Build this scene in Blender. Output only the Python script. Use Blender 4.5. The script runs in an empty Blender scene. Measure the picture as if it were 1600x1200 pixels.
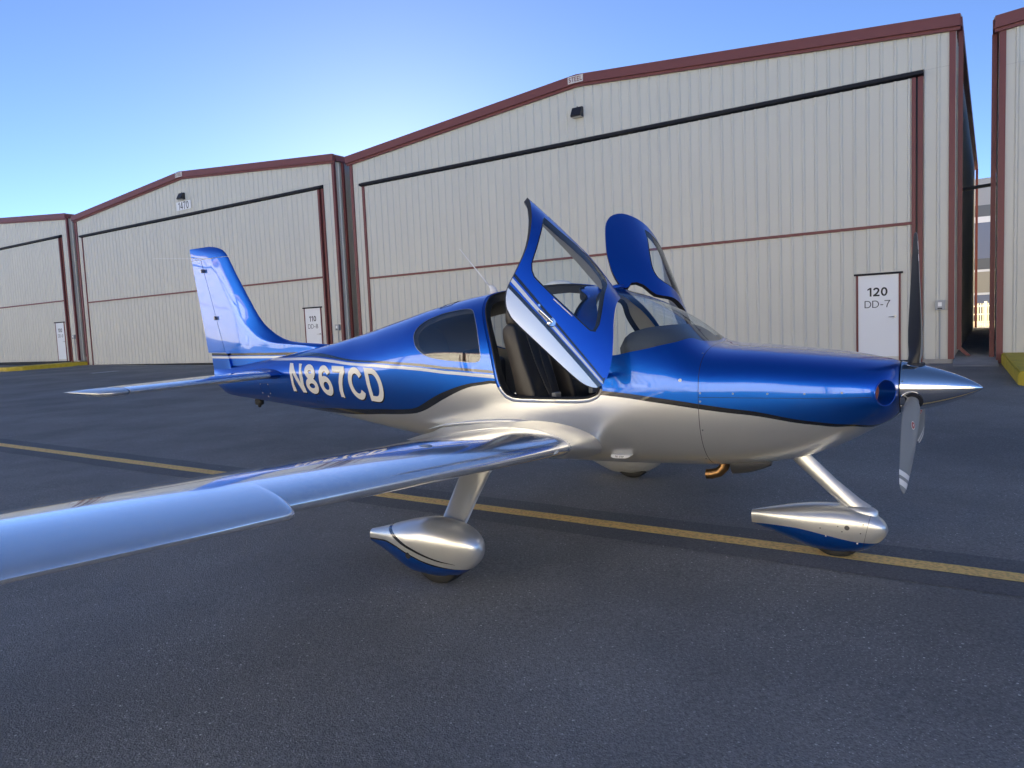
import bpy, bmesh, math, random
from math import sin, cos, pi, radians, sqrt, atan2
from mathutils import Vector, Matrix
from mathutils.geometry import delaunay_2d_cdt
random.seed(4)
SC = bpy.context.scene
COL = SC.collection

# ------------------------------------------------------------------ camera
H = 1.758                      # eye height above the tarmac under the camera
fwd = Vector((0.0, 0.99695774, -0.07794397))
rgt = Vector((0.99907092, -0.0033591, -0.04296517))
upv = Vector((0.04309628, 0.07787155, 0.99603149))
cam_d = bpy.data.cameras.new('camera')
cam_d.sensor_width = 36.0
cam_d.lens = 36.0 * 1100 / 1600
cam_d.clip_start = 0.05
cam_d.clip_end = 3000
cam = bpy.data.objects.new('camera', cam_d)
cam.matrix_world = Matrix(((rgt.x, upv.x, -fwd.x, 0), (rgt.y, upv.y, -fwd.y, 0), (rgt.z, upv.z, -fwd.z, H), (0, 0, 0, 1)))
COL.objects.link(cam)
SC.camera = cam

# ------------------------------------------------------------------ light
SUN_EL = radians(12.0)
SUN_AZ = radians(98.2)         # direction to the sun, measured from +X towards +Y
sun_dir = Vector((cos(SUN_AZ) * cos(SUN_EL), sin(SUN_AZ) * cos(SUN_EL), sin(SUN_EL)))
world = bpy.data.worlds.new('World')
SC.world = world
world.use_nodes = True
wn = world.node_tree.nodes
wl = world.node_tree.links
wn.clear()
sky = wn.new('ShaderNodeTexSky')
sky.sky_type = 'NISHITA'
sky.sun_disc = False
sky.sun_elevation = SUN_EL
sky.sun_rotation = pi / 2 - SUN_AZ
sky.altitude = 300
sky.air_density = 0.38
sky.dust_density = 0.045
sky.ozone_density = 3.0
bg = wn.new('ShaderNodeBackground')
bg.inputs[1].default_value = 0.05
wo = wn.new('ShaderNodeOutputWorld')
wb = wn.new('ShaderNodeMix'); wb.data_type = 'RGBA'; wb.blend_type = 'MULTIPLY'; wb.inputs[0].default_value = 1.0
wb.inputs[7].default_value = (1.03, 0.945, 0.93, 1)      # white balance of the whole sky
wl.new(sky.outputs[0], wb.inputs[6])
wl.new(wb.outputs[2], bg.inputs[0])
wl.new(bg.outputs[0], wo.inputs[0])
sun_l = bpy.data.lights.new('sun', 'SUN')
sun_l.energy = 5.0
sun_l.angle = radians(0.5)
sun_l.color = (1.0, 0.89, 0.72)
sun = bpy.data.objects.new('sun', sun_l)
sun.rotation_euler = sun_dir.to_track_quat('Z', 'Y').to_euler()
sun.location = (0, 0, 60)
COL.objects.link(sun)
SC.view_settings.view_transform = 'Standard'
SC.view_settings.look = 'None'
SC.view_settings.gamma = 1.0
SC.view_settings.exposure = 2.85
SC.view_settings.use_curve_mapping = False

# ------------------------------------------------------------------ materials
def mat(name, col, rough=0.5, metal=0.0, coat=0.0, coat_rough=0.03, spec=0.5):
    m = bpy.data.materials.new(name)
    m.use_nodes = True
    b = m.node_tree.nodes['Principled BSDF']
    b.inputs['Base Color'].default_value = (*col, 1)
    b.inputs['Roughness'].default_value = rough
    b.inputs['Metallic'].default_value = metal
    b.inputs['Coat Weight'].default_value = coat
    b.inputs['Coat Roughness'].default_value = coat_rough
    b.inputs['Specular IOR Level'].default_value = spec
    return m

def nodes(m):
    return m.node_tree.nodes, m.node_tree.links, m.node_tree.nodes['Principled BSDF']

def add_noise_colour(m, scale, c1, c2, detail=4, stretch=(1, 1, 1), lo=0.35, hi=0.65, coord='Object'):
    n, l, b = nodes(m)
    tc = n.new('ShaderNodeTexCoord')
    mp = n.new('ShaderNodeMapping')
    mp.inputs['Scale'].default_value = stretch
    nz = n.new('ShaderNodeTexNoise')
    nz.inputs['Scale'].default_value = scale
    nz.inputs['Detail'].default_value = detail
    cr = n.new('ShaderNodeValToRGB')
    cr.color_ramp.elements[0].position = lo
    cr.color_ramp.elements[1].position = hi
    cr.color_ramp.elements[0].color = (*c1, 1)
    cr.color_ramp.elements[1].color = (*c2, 1)
    l.new(tc.outputs[coord], mp.inputs[0])
    l.new(mp.outputs[0], nz.inputs['Vector'])
    l.new(nz.outputs[0], cr.inputs[0])
    l.new(cr.outputs[0], b.inputs['Base Color'])
    return nz, cr

def add_bump(m, scale, strength, dist=0.002, detail=3, stretch=(1, 1, 1)):
    n, l, b = nodes(m)
    tc = n.new('ShaderNodeTexCoord')
    mp = n.new('ShaderNodeMapping')
    mp.inputs['Scale'].default_value = stretch
    nz = n.new('ShaderNodeTexNoise')
    nz.inputs['Scale'].default_value = scale
    nz.inputs['Detail'].default_value = detail
    bp = n.new('ShaderNodeBump')
    bp.inputs['Strength'].default_value = strength
    bp.inputs['Distance'].default_value = dist
    l.new(tc.outputs['Object'], mp.inputs[0])
    l.new(mp.outputs[0], nz.inputs['Vector'])
    l.new(nz.outputs[0], bp.inputs['Height'])
    l.new(bp.outputs[0], b.inputs['Normal'])

def glass(name, tint, rough=0.0, ior=1.52):
    m = bpy.data.materials.new(name)
    m.use_nodes = True
    n, l = m.node_tree.nodes, m.node_tree.links
    n.clear()
    o = n.new('ShaderNodeOutputMaterial')
    t = n.new('ShaderNodeBsdfTransparent')
    t.inputs[0].default_value = (*tint, 1)
    g = n.new('ShaderNodeBsdfGlossy')
    g.inputs['Roughness'].default_value = rough
    f = n.new('ShaderNodeFresnel')
    ge = n.new('ShaderNodeNewGeometry'); mr = n.new('ShaderNodeMapRange')
    mr.inputs[3].default_value = ior; mr.inputs[4].default_value = 1 / ior     # thin pane: same reflectance from both faces
    l.new(ge.outputs['Backfacing'], mr.inputs[0]); l.new(mr.outputs[0], f.inputs[0])
    x = n.new('ShaderNodeMixShader')
    l.new(f.outputs[0], x.inputs[0])
    l.new(t.outputs[0], x.inputs[1])
    l.new(g.outputs[0], x.inputs[2])
    l.new(x.outputs[0], o.inputs[0])
    return m

M = {}
M['siding'] = mat('siding_paint', (0.61, 0.58, 0.475), 0.45)
add_noise_colour(M['siding'], 0.5, (0.588, 0.573, 0.500), (0.606, 0.590, 0.513), 5, (2.0, 2.0, 0.35))
M['trim'] = mat('oxide_red_trim', (0.17, 0.045, 0.04), 0.5)
M['track'] = mat('black_trim', (0.010, 0.011, 0.016), 0.6, spec=0.25)
M['roof'] = mat('roof_metal', (0.42, 0.40, 0.36), 0.5)
M['white_door'] = mat('white_door_paint', (0.78, 0.79, 0.80), 0.4)
M['black_print'] = mat('black_print', (0.008, 0.008, 0.009), 0.5)
M['dull'] = mat('dull_fastener', (0.33, 0.35, 0.38), 0.5, 0.8)
M['steel'] = mat('brushed_steel', (0.55, 0.55, 0.55), 0.35, 1.0)
M['grey_box'] = mat('grey_box_paint', (0.35, 0.36, 0.36), 0.5)
M['plate'] = mat('pale_plate', (0.62, 0.58, 0.54), 0.45)
M['lamp_body'] = mat('dark_bronze', (0.02, 0.02, 0.024), 0.4)
M['lamp_lens'] = mat('lamp_lens', (0.45, 0.45, 0.42), 0.2)
M['concrete'] = mat('concrete', (0.40, 0.38, 0.34), 0.85)
add_noise_colour(M['concrete'], 2.5, (0.33, 0.31, 0.275), (0.45, 0.425, 0.38), 7)
M['curb_yellow'] = mat('curb_yellow', (0.55, 0.40, 0.02), 0.6)
add_noise_colour(M['curb_yellow'], 5, (0.48, 0.34, 0.02), (0.62, 0.46, 0.03), 8, (1, 1, 1), 0.3, 0.6)
M['fence'] = mat('cream_fence_paint', (0.72, 0.66, 0.48), 0.5)
M['far_a'] = mat('far_grey_metal', (0.30, 0.31, 0.34), 0.5)
M['far_b'] = mat('far_dark_metal', (0.10, 0.11, 0.13), 0.5)
M['far_w'] = mat('far_white_trim', (0.72, 0.72, 0.74), 0.5)
M['far_blue'] = mat('far_blue_wall', (0.14, 0.17, 0.26), 0.5)
M['far_beige'] = mat('far_beige_wall', (0.36, 0.33, 0.27), 0.6)
M['sand'] = mat('dry_earth', (0.42, 0.28, 0.13), 0.9)
# asphalt
def asphalt(name, dark, light, spec_amt):
    m = mat(name, dark, 0.82, spec=0.35)
    n, l, b = nodes(m)
    tc = n.new('ShaderNodeTexCoord')
    big = n.new('ShaderNodeTexNoise'); big.inputs['Scale'].default_value = 0.45; big.inputs['Detail'].default_value = 6; big.inputs['Roughness'].default_value = 0.6
    mid = n.new('ShaderNodeTexNoise'); mid.inputs['Scale'].default_value = 60; mid.inputs['Detail'].default_value = 5; mid.inputs['Roughness'].default_value = 0.75
    l.new(tc.outputs['Object'], big.inputs['Vector'])
    l.new(tc.outputs['Object'], mid.inputs['Vector'])
    cr = n.new('ShaderNodeValToRGB')
    cr.color_ramp.elements[0].position = 0.36; cr.color_ramp.elements[0].color = (*dark, 1)
    cr.color_ramp.elements[1].position = 0.66; cr.color_ramp.elements[1].color = (*light, 1)
    l.new(big.outputs[0], cr.inputs[0])
    m2 = n.new('ShaderNodeMix'); m2.data_type = 'RGBA'; m2.blend_type = 'MULTIPLY'; m2.inputs[0].default_value = 0.5
    cr2 = n.new('ShaderNodeValToRGB')
    cr2.color_ramp.elements[0].position = 0.36; cr2.color_ramp.elements[0].color = (0.30, 0.30, 0.32, 1)
    cr2.color_ramp.elements[1].position = 0.66; cr2.color_ramp.elements[1].color = (1.65, 1.65, 1.65, 1)
    l.new(mid.outputs[0], cr2.inputs[0])
    l.new(cr.outputs[0], m2.inputs[6]); l.new(cr2.outputs[0], m2.inputs[7])
    # pale stone chips, two sizes, clustered
    last = m2.outputs[2]
    for sc_, thr, colr, dens in ((34, 0.19, (0.80, 0.78, 0.72), 0.60), (85, 0.27, (0.62, 0.61, 0.58), 0.52)):
        vo = n.new('ShaderNodeTexVoronoi'); vo.inputs['Scale'].default_value = sc_; vo.inputs['Randomness'].default_value = 1.0
        l.new(tc.outputs['Object'], vo.inputs['Vector'])
        lt = n.new('ShaderNodeMath'); lt.operation = 'LESS_THAN'; lt.inputs[1].default_value = thr
        l.new(vo.outputs['Distance'], lt.inputs[0])
        sp = n.new('ShaderNodeSeparateColor'); l.new(vo.outputs['Color'], sp.inputs[0])
        gt = n.new('ShaderNodeMath'); gt.operation = 'GREATER_THAN'; gt.inputs[1].default_value = 1.0 - spec_amt * (1.0 if sc_ < 50 else 1.6)
        l.new(sp.outputs[0], gt.inputs[0])
        cl = n.new('ShaderNodeTexNoise'); cl.inputs['Scale'].default_value = 0.9; cl.inputs['Detail'].default_value = 3
        l.new(tc.outputs['Object'], cl.inputs['Vector'])
        mr = n.new('ShaderNodeMapRange'); mr.inputs[1].default_value = 0.35; mr.inputs[2].default_value = 0.65; mr.inputs[3].default_value = 0.25; mr.inputs[4].default_value = 1.0
        l.new(cl.outputs[0], mr.inputs[0])
        mu = n.new('ShaderNodeMath'); mu.operation = 'MULTIPLY'; l.new(lt.outputs[0], mu.inputs[0]); l.new(gt.outputs[0], mu.inputs[1])
        mu2 = n.new('ShaderNodeMath'); mu2.operation = 'MULTIPLY'; l.new(mu.outputs[0], mu2.inputs[0]); l.new(sp.outputs[1], mu2.inputs[1])
        mu3 = n.new('ShaderNodeMath'); mu3.operation = 'MULTIPLY'; l.new(mu2.outputs[0], mu3.inputs[0]); l.new(mr.outputs[0], mu3.inputs[1])
        mx = n.new('ShaderNodeMix'); mx.data_type = 'RGBA'
        l.new(mu3.outputs[0], mx.inputs[0]); l.new(last, mx.inputs[6]); mx.inputs[7].default_value = (*colr, 1)
        last = mx.outputs[2]
    l.new(last, b.inputs['Base Color'])
    bp = n.new('ShaderNodeBump'); bp.inputs['Strength'].default_value = 0.55; bp.inputs['Distance'].default_value = 0.006
    vo2 = n.new('ShaderNodeTexVoronoi'); vo2.inputs['Scale'].default_value = 110
    l.new(tc.outputs['Object'], vo2.inputs['Vector'])
    ad = n.new('ShaderNodeMath'); ad.operation = 'ADD'
    l.new(vo2.outputs['Distance'], ad.inputs[0]); l.new(mid.outputs[0], ad.inputs[1])
    l.new(ad.outputs[0], bp.inputs['Height'])
    l.new(bp.outputs[0], b.inputs['Normal'])
    return m
M['asphalt'] = asphalt('asphalt', (0.180, 0.176, 0.167), (0.270, 0.262, 0.247), 0.22)
M['sealer'] = asphalt('asphalt_sealer', (0.128, 0.128, 0.130), (0.180, 0.179, 0.178), 0.06)
M['line_yellow'] = mat('line_yellow', (0.80, 0.50, 0.12), 0.75)
add_noise_colour(M['line_yellow'], 40, (0.68, 0.43, 0.14), (0.98, 0.63, 0.20), 8, (1, 1, 1), 0.36, 0.55)
add_bump(M['line_yellow'], 120, 0.4, 0.004)
M['line_white'] = mat('line_white', (0.55, 0.55, 0.55), 0.75)
add_noise_colour(M['line_white'], 14, (0.25, 0.25, 0.26), (0.6, 0.6, 0.6), 8, (1, 1, 1), 0.36, 0.55)
# aircraft
def flake(name, col, metal, rough, coat=1.0, coat_rough=0.015, wob=0.02):
    m = mat(name, col, rough, metal, coat, coat_rough)
    n, l, b = nodes(m)
    tc = n.new('ShaderNodeTexCoord')
    nz = n.new('ShaderNodeTexNoise'); nz.inputs['Scale'].default_value = 2.2; nz.inputs['Detail'].default_value = 2
    bp = n.new('ShaderNodeBump'); bp.inputs['Strength'].default_value = wob; bp.inputs['Distance'].default_value = 0.05
    l.new(tc.outputs['Object'], nz.inputs['Vector']); l.new(nz.outputs[0], bp.inputs['Height'])
    b.inputs['Coat IOR'].default_value = 1.52
    l.new(bp.outputs[0], b.inputs['Normal']); l.new(bp.outputs[0], b.inputs['Coat Normal'])
    return m
M['blue'] = flake('metallic_blue_paint', (0.000, 0.095, 0.50), 0.84, 0.34)
M['silver'] = flake('silver_paint', (0.68, 0.675, 0.655), 0.76, 0.32, 0.35, 0.05)
M['wing_silver'] = flake('wing_silver_paint', (0.82, 0.83, 0.84), 0.80, 0.16, 1.0, 0.02)
M['black'] = mat('gloss_black_paint', (0.006, 0.006, 0.008), 0.25, 0.0, 1.0)
M['stripe'] = mat('white_stripe_paint', (0.72, 0.73, 0.74), 0.3, 0.0, 1.0)
M['letter'] = mat('ivory_letter_vinyl', (0.72, 0.705, 0.655), 0.35, 0.1, 0.3)
M['rubber'] = mat('black_rubber', (0.012, 0.012, 0.012), 0.7)
M['gap'] = mat('panel_gap', (0.01, 0.012, 0.02), 0.7)
M['chrome'] = mat('polished_metal', (0.80, 0.795, 0.78), 0.13, 1.0)
M['white'] = mat('white_gelcoat', (0.78, 0.78, 0.78), 0.3, 0, 0.4)
M['prop_grey'] = mat('propeller_grey', (0.20, 0.215, 0.225), 0.45)
M['prop_black'] = mat('propeller_black', (0.014, 0.015, 0.018), 0.5)
M['red'] = mat('decal_red', (0.30, 0.02, 0.02), 0.4)
M['leather'] = mat('taupe_leather', (0.066, 0.058, 0.050), 0.5)
add_bump(M['leather'], 90, 0.15, 0.002)
M['leather_dark'] = mat('charcoal_leather', (0.030, 0.030, 0.033), 0.5)
add_bump(M['leather_dark'], 90, 0.15, 0.002)
M['belt'] = mat('belt_webbing', (0.045, 0.045, 0.05), 0.7)
M['lining'] = mat('cabin_lining', (0.30, 0.285, 0.26), 0.8)
M['carpet'] = mat('dark_carpet', (0.02, 0.02, 0.022), 0.95)
M['dash'] = mat('dash_vinyl', (0.085, 0.09, 0.10), 0.7)
M['grille'] = mat('rust_mesh', (0.32, 0.10, 0.045), 0.6)
M['exhaust'] = mat('heat_tinted_steel', (0.34, 0.19, 0.08), 0.3, 1.0)
M['duct'] = mat('dark_metal', (0.10, 0.10, 0.10), 0.5, 0.6)
M['windshield'] = glass('windshield_glass', (0.86, 0.91, 0.93), 0.0, 1.75)
M['door_glass'] = glass('door_glass', (0.84, 0.90, 0.92))
M['smoked'] = glass('rear_glass', (0.50, 0.53, 0.55), 0.0, 1.85)
M['lens'] = mat('clear_lens', (0.7, 0.72, 0.72), 0.08, 0.3, 1.0)

# ------------------------------------------------------------------ mesh helpers
def link(name, me, parent=None, mw=None):
    o = bpy.data.objects.new(name, me)
    COL.objects.link(o)
    if parent is not None:
        o.parent = parent
    if mw is not None:
        o.matrix_local = mw
    return o

def empty(name, parent=None, mw=None):
    o = link(name, None, parent, mw)
    o.empty_display_size = 0.2
    return o

def tag(o, label=None, cat=None, group=None, kind=None):
    if label: o['label'] = label
    if cat: o['category'] = cat
    if group: o['group'] = group
    if kind: o['kind'] = kind
    return o

def mesh(name, verts, faces, mats, idx=None, smooth=False, angle=None, normals=None, orient=True):
    """build mesh data; outward winding by recalc unless explicit normals are given"""
    me = bpy.data.meshes.new(name)
    if normals is not None:
        ff = []
        for fc in faces:
            a, b, c = Vector(verts[fc[0]]), Vector(verts[fc[1]]), Vector(verts[fc[2]])
            gn = (b - a).cross(c - a)
            an = Vector(normals[fc[0]]) + Vector(normals[fc[1]]) + Vector(normals[fc[2]])
            ff.append(tuple(reversed(fc)) if gn.dot(an) < 0 else tuple(fc))
        faces = ff
    me.from_pydata([tuple(v) for v in verts], [], [tuple(f) for f in faces])
    if normals is None and orient:
        bm = bmesh.new(); bm.from_mesh(me)
        bmesh.ops.recalc_face_normals(bm, faces=bm.faces[:])
        bm.to_mesh(me); bm.free()
    if not isinstance(mats, (list, tuple)): mats = [mats]
    for m in mats: me.materials.append(m)
    if idx is not None:
        me.polygons.foreach_set('material_index', idx)
    if smooth or normals is not None:
        me.polygons.foreach_set('use_smooth', [True] * len(me.polygons))
    if angle is not None:
        me.polygons.foreach_set('use_smooth', [True] * len(me.polygons))
        me.set_sharp_from_angle(angle=radians(angle))
    if normals is not None:
        me.normals_split_custom_set_from_vertices([tuple(n) for n in normals])
    me.update()
    return me

class MB:
    """collects boxes, prisms, tubes into one mesh"""
    def __init__(self): self.v = []; self.f = []; self.m = []
    def add(self, vs, fs, m=0):
        o = len(self.v); self.v += [tuple(p) for p in vs]
        self.f += [tuple(i + o for i in f) for f in fs]; self.m += [m] * len(fs); return self
    def box(self, x0, x1, y0, y1, z0, z1, m=0):
        return self.add([(x, y, z) for x in (x0, x1) for y in (y0, y1) for z in (z0, z1)],
                        [(0, 1, 3, 2), (4, 6, 7, 5), (0, 4, 5, 1), (2, 3, 7, 6), (0, 2, 6, 4), (1, 5, 7, 3)], m)
    def prism(self, poly, fn, a, b, m=0):
        n = len(poly)
        vs = [fn(p, a) for p in poly] + [fn(p, b) for p in poly]
        fs = [tuple(range(n)), tuple(range(2 * n - 1, n - 1, -1))] + [(i, (i + 1) % n, n + (i + 1) % n, n + i) for i in range(n)]
        return self.add(vs, fs, m)
    def tube(self, pts, r, seg=8, m=0, cap=True):
        pts = [Vector(p) for p in pts]
        rs = r if isinstance(r, (list, tuple)) else [r] * len(pts)
        vs = []; prev = None
        for i, p in enumerate(pts):
            d = (pts[min(i + 1, len(pts) - 1)] - pts[max(i - 1, 0)]).normalized()
            if prev is None:
                a = d.cross(Vector((0, 0, 1)))
                if a.length < 0.05: a = d.cross(Vector((1, 0, 0)))
            else:
                a = prev - d * prev.dot(d)
            a.normalize(); b = d.cross(a); prev = a
            for k in range(seg):
                t = 2 * pi * k / seg
                vs.append(p + (a * cos(t) + b * sin(t)) * rs[i])
        fs = []
        for i in range(len(pts) - 1):
            for k in range(seg):
                fs.append((i * seg + k, i * seg + (k + 1) % seg, (i + 1) * seg + (k + 1) % seg, (i + 1) * seg + k))
        if cap:
            fs.append(tuple(range(seg))); fs.append(tuple(range((len(pts) - 1) * seg, len(pts) * seg)))
        return self.add(vs, fs, m)
    def loft(self, rings, m=0, cap=True, closed=True):
        n = len(rings[0]); vs = [p for r in rings for p in r]; fs = []
        for i in range(len(rings) - 1):
            for k in range(n if closed else n - 1):
                fs.append((i * n + k, i * n + (k + 1) % n, (i + 1) * n + (k + 1) % n, (i + 1) * n + k))
        if cap:
            fs.append(tuple(range(n))); fs.append(tuple(range((len(rings) - 1) * n, len(rings) * n)))
        return self.add(vs, fs, m)
    def build(self, name, mats, parent=None, smooth=False, angle=None, mw=None):
        return link(name, mesh(name, self.v, self.f, mats, self.m, smooth, angle), parent, mw)

def bevel_box(x0, x1, y0, y1, z0, z1, w=0.01, seg=2):
    bm = bmesh.new()
    bmesh.ops.create_cube(bm, size=1)
    for v in bm.verts:
        v.co = Vector(((x0 + x1) / 2 + v.co.x * (x1 - x0), (y0 + y1) / 2 + v.co.y * (y1 - y0), (z0 + z1) / 2 + v.co.z * (z1 - z0)))
    bmesh.ops.bevel(bm, geom=bm.edges[:], offset=w, segments=seg, affect='EDGES', profile=0.5)
    bm.verts.index_update()
    vs = [v.co.copy() for v in bm.verts]; fs = [tuple(v.index for v in f.verts) for f in bm.faces]
    bm.free()
    return vs, fs

# lettering: plain grotesque capitals and figures drawn from strokes
def _arc(cx, cy, rx, ry, a0, a1, n=18):
    return [(cx + rx * cos(radians(a0 + (a1 - a0) * i / n)), cy + ry * sin(radians(a0 + (a1 - a0) * i / n))) for i in range(n + 1)]
def _stroke(pts, t, closed=False):
    n = len(pts); L = []; R = []
    for i, p in enumerate(pts):
        a = pts[i - 1] if (i or closed) else p
        b = pts[(i + 1) % n] if (i < n - 1 or closed) else p
        def un(u, v):
            d = math.hypot(v[0] - u[0], v[1] - u[1]); return None if d < 1e-9 else ((v[0] - u[0]) / d, (v[1] - u[1]) / d)
        d1, d2 = un(a, p), un(p, b); d1 = d1 or d2; d2 = d2 or d1
        nx, ny = -(d1[1] + d2[1]), d1[0] + d2[0]; q = math.hypot(nx, ny) or 1; nx, ny = nx / q, ny / q
        m = 1 / max(.5, nx * -d1[1] + ny * d1[0])
        L.append((p[0] + nx * t / 2 * m, p[1] + ny * t / 2 * m)); R.append((p[0] - nx * t / 2 * m, p[1] - ny * t / 2 * m))
    return [L, R] if closed else [L + R[::-1]]
def glyph(c, t):
    """(width, list of even-odd groups) in a unit-high box"""
    h = t / 2; rect = lambda x0, y0, x1, y1: [[(x0, y0), (x1, y0), (x1, y1), (x0, y1)]]
    if c == 'N': return .80, [rect(0, 0, t, 1), rect(.80 - t, 0, .80, 1), [[(0, 1), (t * 1.12, 1), (.80, 0), (.80 - t * 1.12, 0)]]]
    if c == '8': return .70, [_stroke(_arc(.35, .745, .29 - h + .02, .255 - h, 0, 360, 36)[:-1], t, True), _stroke(_arc(.35, .275, .35 - h, .275 - h, 0, 360, 36)[:-1], t, True)]
    if c == '6': return .70, [_stroke(_arc(.36, .325, .34 - h, .325 - h, 0, 360, 36)[:-1], t, True), _stroke(_arc(.38, .60, .36 - h, .40 - h, 28, 150, 16) + _arc(.40, .42, .40 - h, .44, 152, 195, 8), t)]
    if c == '9':
        w, g = glyph('6', t); return w, [[[(w - x, 1 - y) for x, y in p] for p in gr] for gr in g]
    if c == '7': return .68, [rect(0, 1 - t * .92, .68, 1), _stroke([(.60, .97 - t * .5), (.47, .70), (.36, .46), (.29, .22), (.265, 0)], t)]
    if c == 'C': return .80, [_stroke(_arc(.42, .5, .42 - h, .5 - h, 35, 325, 34), t)]
    if c == 'D': return .80, [[[(0, 0), (.36, 0)] + _arc(.36, .5, .44, .5, -90, 90, 22) + [(0, 1)], [(t, t * .88), (.34, t * .88)] + _arc(.34, .5, .46 - t, .5 - t * .88, -90, 90, 22) + [(t, 1 - t * .88)]]]
    if c == '0': return .68, [_stroke(_arc(.34, .5, .34 - h, .5 - h, 0, 360, 40)[:-1], t, True)]
    if c == '1': return .46, [rect(.26, 0, .26 + t, 1), [[(.26, .80), (.02, .68), (.02, .68 + t * .85), (.27, 1), (.26 + t, 1), (.26 + t * .5, .86)]]]
    if c == '2': return .68, [_stroke(_arc(.34, .68, .33 - h, .32 - h, 170, -20, 18) + [(.42, .36), (.20, .17), (.10, t * .6)], t), rect(.02, 0, .68, t * .95)]
    if c == '4': return .72, [rect(.42, 0, .42 + t, 1), rect(0, .22, .72, .22 + t * .85), [[(.42, 1), (.42 + t * .6, 1), (t * .95, .24), (0, .24), (0, .36)]]]
    if c == '-': return .40, [rect(.03, .33, .37, .33 + t)]
    if c == 'S': return .70, [_stroke(_arc(.35, .74, .31 - h, .26 - h, 20, 265, 20) + _arc(.35, .26, .34 - h, .26 - h, 88, -160, 20), t)]
    if c == 'T': return .70, [rect(0, 1 - t, .70, 1), rect(.35 - h, 0, .35 + h, 1)]
    if c == 'E': return .66, [rect(0, 0, t, 1), rect(0, 0, .66, t), rect(0, .5 - h, .60, .5 + h), rect(0, 1 - t, .66, 1)]
    if c == 'L': return .60, [rect(0, 0, t, 1), rect(0, 0, .60, t)]
    if c == 'O': return .84, [_stroke(_arc(.42, .5, .42 - h, .5 - h, 0, 360, 40)[:-1], t, True)]
    if c == 'P': return .70, [rect(0, 0, t, 1), [[(0, .42), (.42, .42)] + _arc(.42, .71, .28, .29, -90, 90, 14) + [(0, 1)], [(t, .42 + t * .9), (.40, .42 + t * .9)] + _arc(.40, .71, .30 - t, .29 - t * .9, -90, 90, 14) + [(t, 1 - t * .9)]]]
    return .35, []
def text_geo(s, size, t=.16, xs=1.0, gap=.13):
    cap = size * .74; x = 0; groups = []
    for c in s:
        w, g = glyph(c, t)
        groups += [[[((x + px) * cap * xs, py * cap) for px, py in p] for p in gr] for gr in g]; x += w + gap
    x -= gap; ox, oy = x * cap * xs / 2, cap / 2
    groups = [[[(px - ox, py - oy) for px, py in p] for p in gr] for gr in groups]
    sc = 1 / cap; vs = []; es = []
    for gr in groups:
        for p in gr:
            o = len(vs); vs += [Vector((a * sc, b_ * sc)) for a, b_ in p]; es += [(o + i, o + (i + 1) % len(p)) for i in range(len(p))]
    r = delaunay_2d_cdt(vs, es, [], 0, 1e-6)
    def ev(gr, q):
        c = False
        for p in gr:
            j = len(p) - 1
            for i in range(len(p)):
                (xi, yi), (xj, yj) = p[i], p[j]
                if (yi > q[1]) != (yj > q[1]) and q[0] < (xj - xi) * (q[1] - yi) / (yj - yi) + xi: c = not c
                j = i
        return c
    V = [(v[0] * cap, v[1] * cap) for v in r[0]]; F = []
    for f in r[2]:
        q = (sum(V[i][0] for i in f) / 3, sum(V[i][1] for i in f) / 3)
        if any(ev(gr, q) for gr in groups): F.append(tuple(f))
    cnt = {}
    for f in F:
        for i in range(3):
            e = tuple(sorted((f[i], f[(i + 1) % 3]))); cnt[e] = cnt.get(e, 0) + 1
    used = sorted({i for f in F for i in f}); mp = {k: i for i, k in enumerate(used)}
    return [V[i] for i in used], [tuple(mp[i] for i in f) for f in F], [(mp[a], mp[b_]) for (a, b_), n in cnt.items() if n == 1]

# ------------------------------------------------------------------ place: hangar row frame
FAC = Vector((-0.84360338, 0.53696449, 0)).normalized()   # to the left along the hangar fronts
NRM = Vector((0.53696515, 0.84360442, 0)).normalized()    # away from the camera, through the fronts
FRONT = 20.383
GC, GB = (H - 1.31) / 20.38, 0.008
def gz(s, n):
    return GC * max(-45, min(26, n)) + GB * max(-60, min(90, s))
def W(s, n, dz=0.0):
    p = FAC * s + NRM * n
    return Vector((p.x, p.y, gz(s, n) + dz))

# ground sheet
ss = [-900, -300, -120, -60, -30, 0, 20, 40, 60, 90, 160, 320, 900]
ns = [-900, -300, -100, -45, -20, 0, 10, 26, 60, 120, 300, 900]
gv = [W(s, n) for s in ss for n in ns]
gf = [(i * len(ns) + j, (i + 1) * len(ns) + j, (i + 1) * len(ns) + j + 1, i * len(ns) + j + 1) for i in range(len(ss) - 1) for j in range(len(ns) - 1)]
tag(link('ground', mesh('ground', gv, gf, M['asphalt'])), 'dark grey asphalt apron with pale stone chips', kind='structure')

def sheet(name, corners, m, lift, **kw):
    vs = [W(s, n, lift) for s, n in corners]
    return tag(link(name, mesh(name, vs, [tuple(range(len(vs)))], m)), **kw)
def strip(name, s0, s1, n0, n1, m, lift, step=1.0, wob=0.0, **kw):
    k = max(2, int((s1 - s0) / step)); vs = []; fs = []
    for i in range(k + 1):
        s = s0 + (s1 - s0) * i / k
        vs += [W(s, n0 + random.uniform(-wob, wob), lift), W(s, n1 + random.uniform(-wob, wob), lift)]
    for i in range(k): fs.append((2 * i, 2 * i + 2, 2 * i + 3, 2 * i + 1))
    return tag(link(name, mesh(name, vs, fs, m)), **kw)
strip('sealed_strip', -40, 58, 4.83, 5.48, M['sealer'], 0.004, 0.35, 0.012, label='dark sealed asphalt band under the yellow line', kind='structure')
strip('taxi_line', -40, 58, 5.07, 5.23, M['line_yellow'], 0.008, 0.25, 0.003, label='worn yellow taxi line painted on the asphalt', kind='structure')
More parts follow.
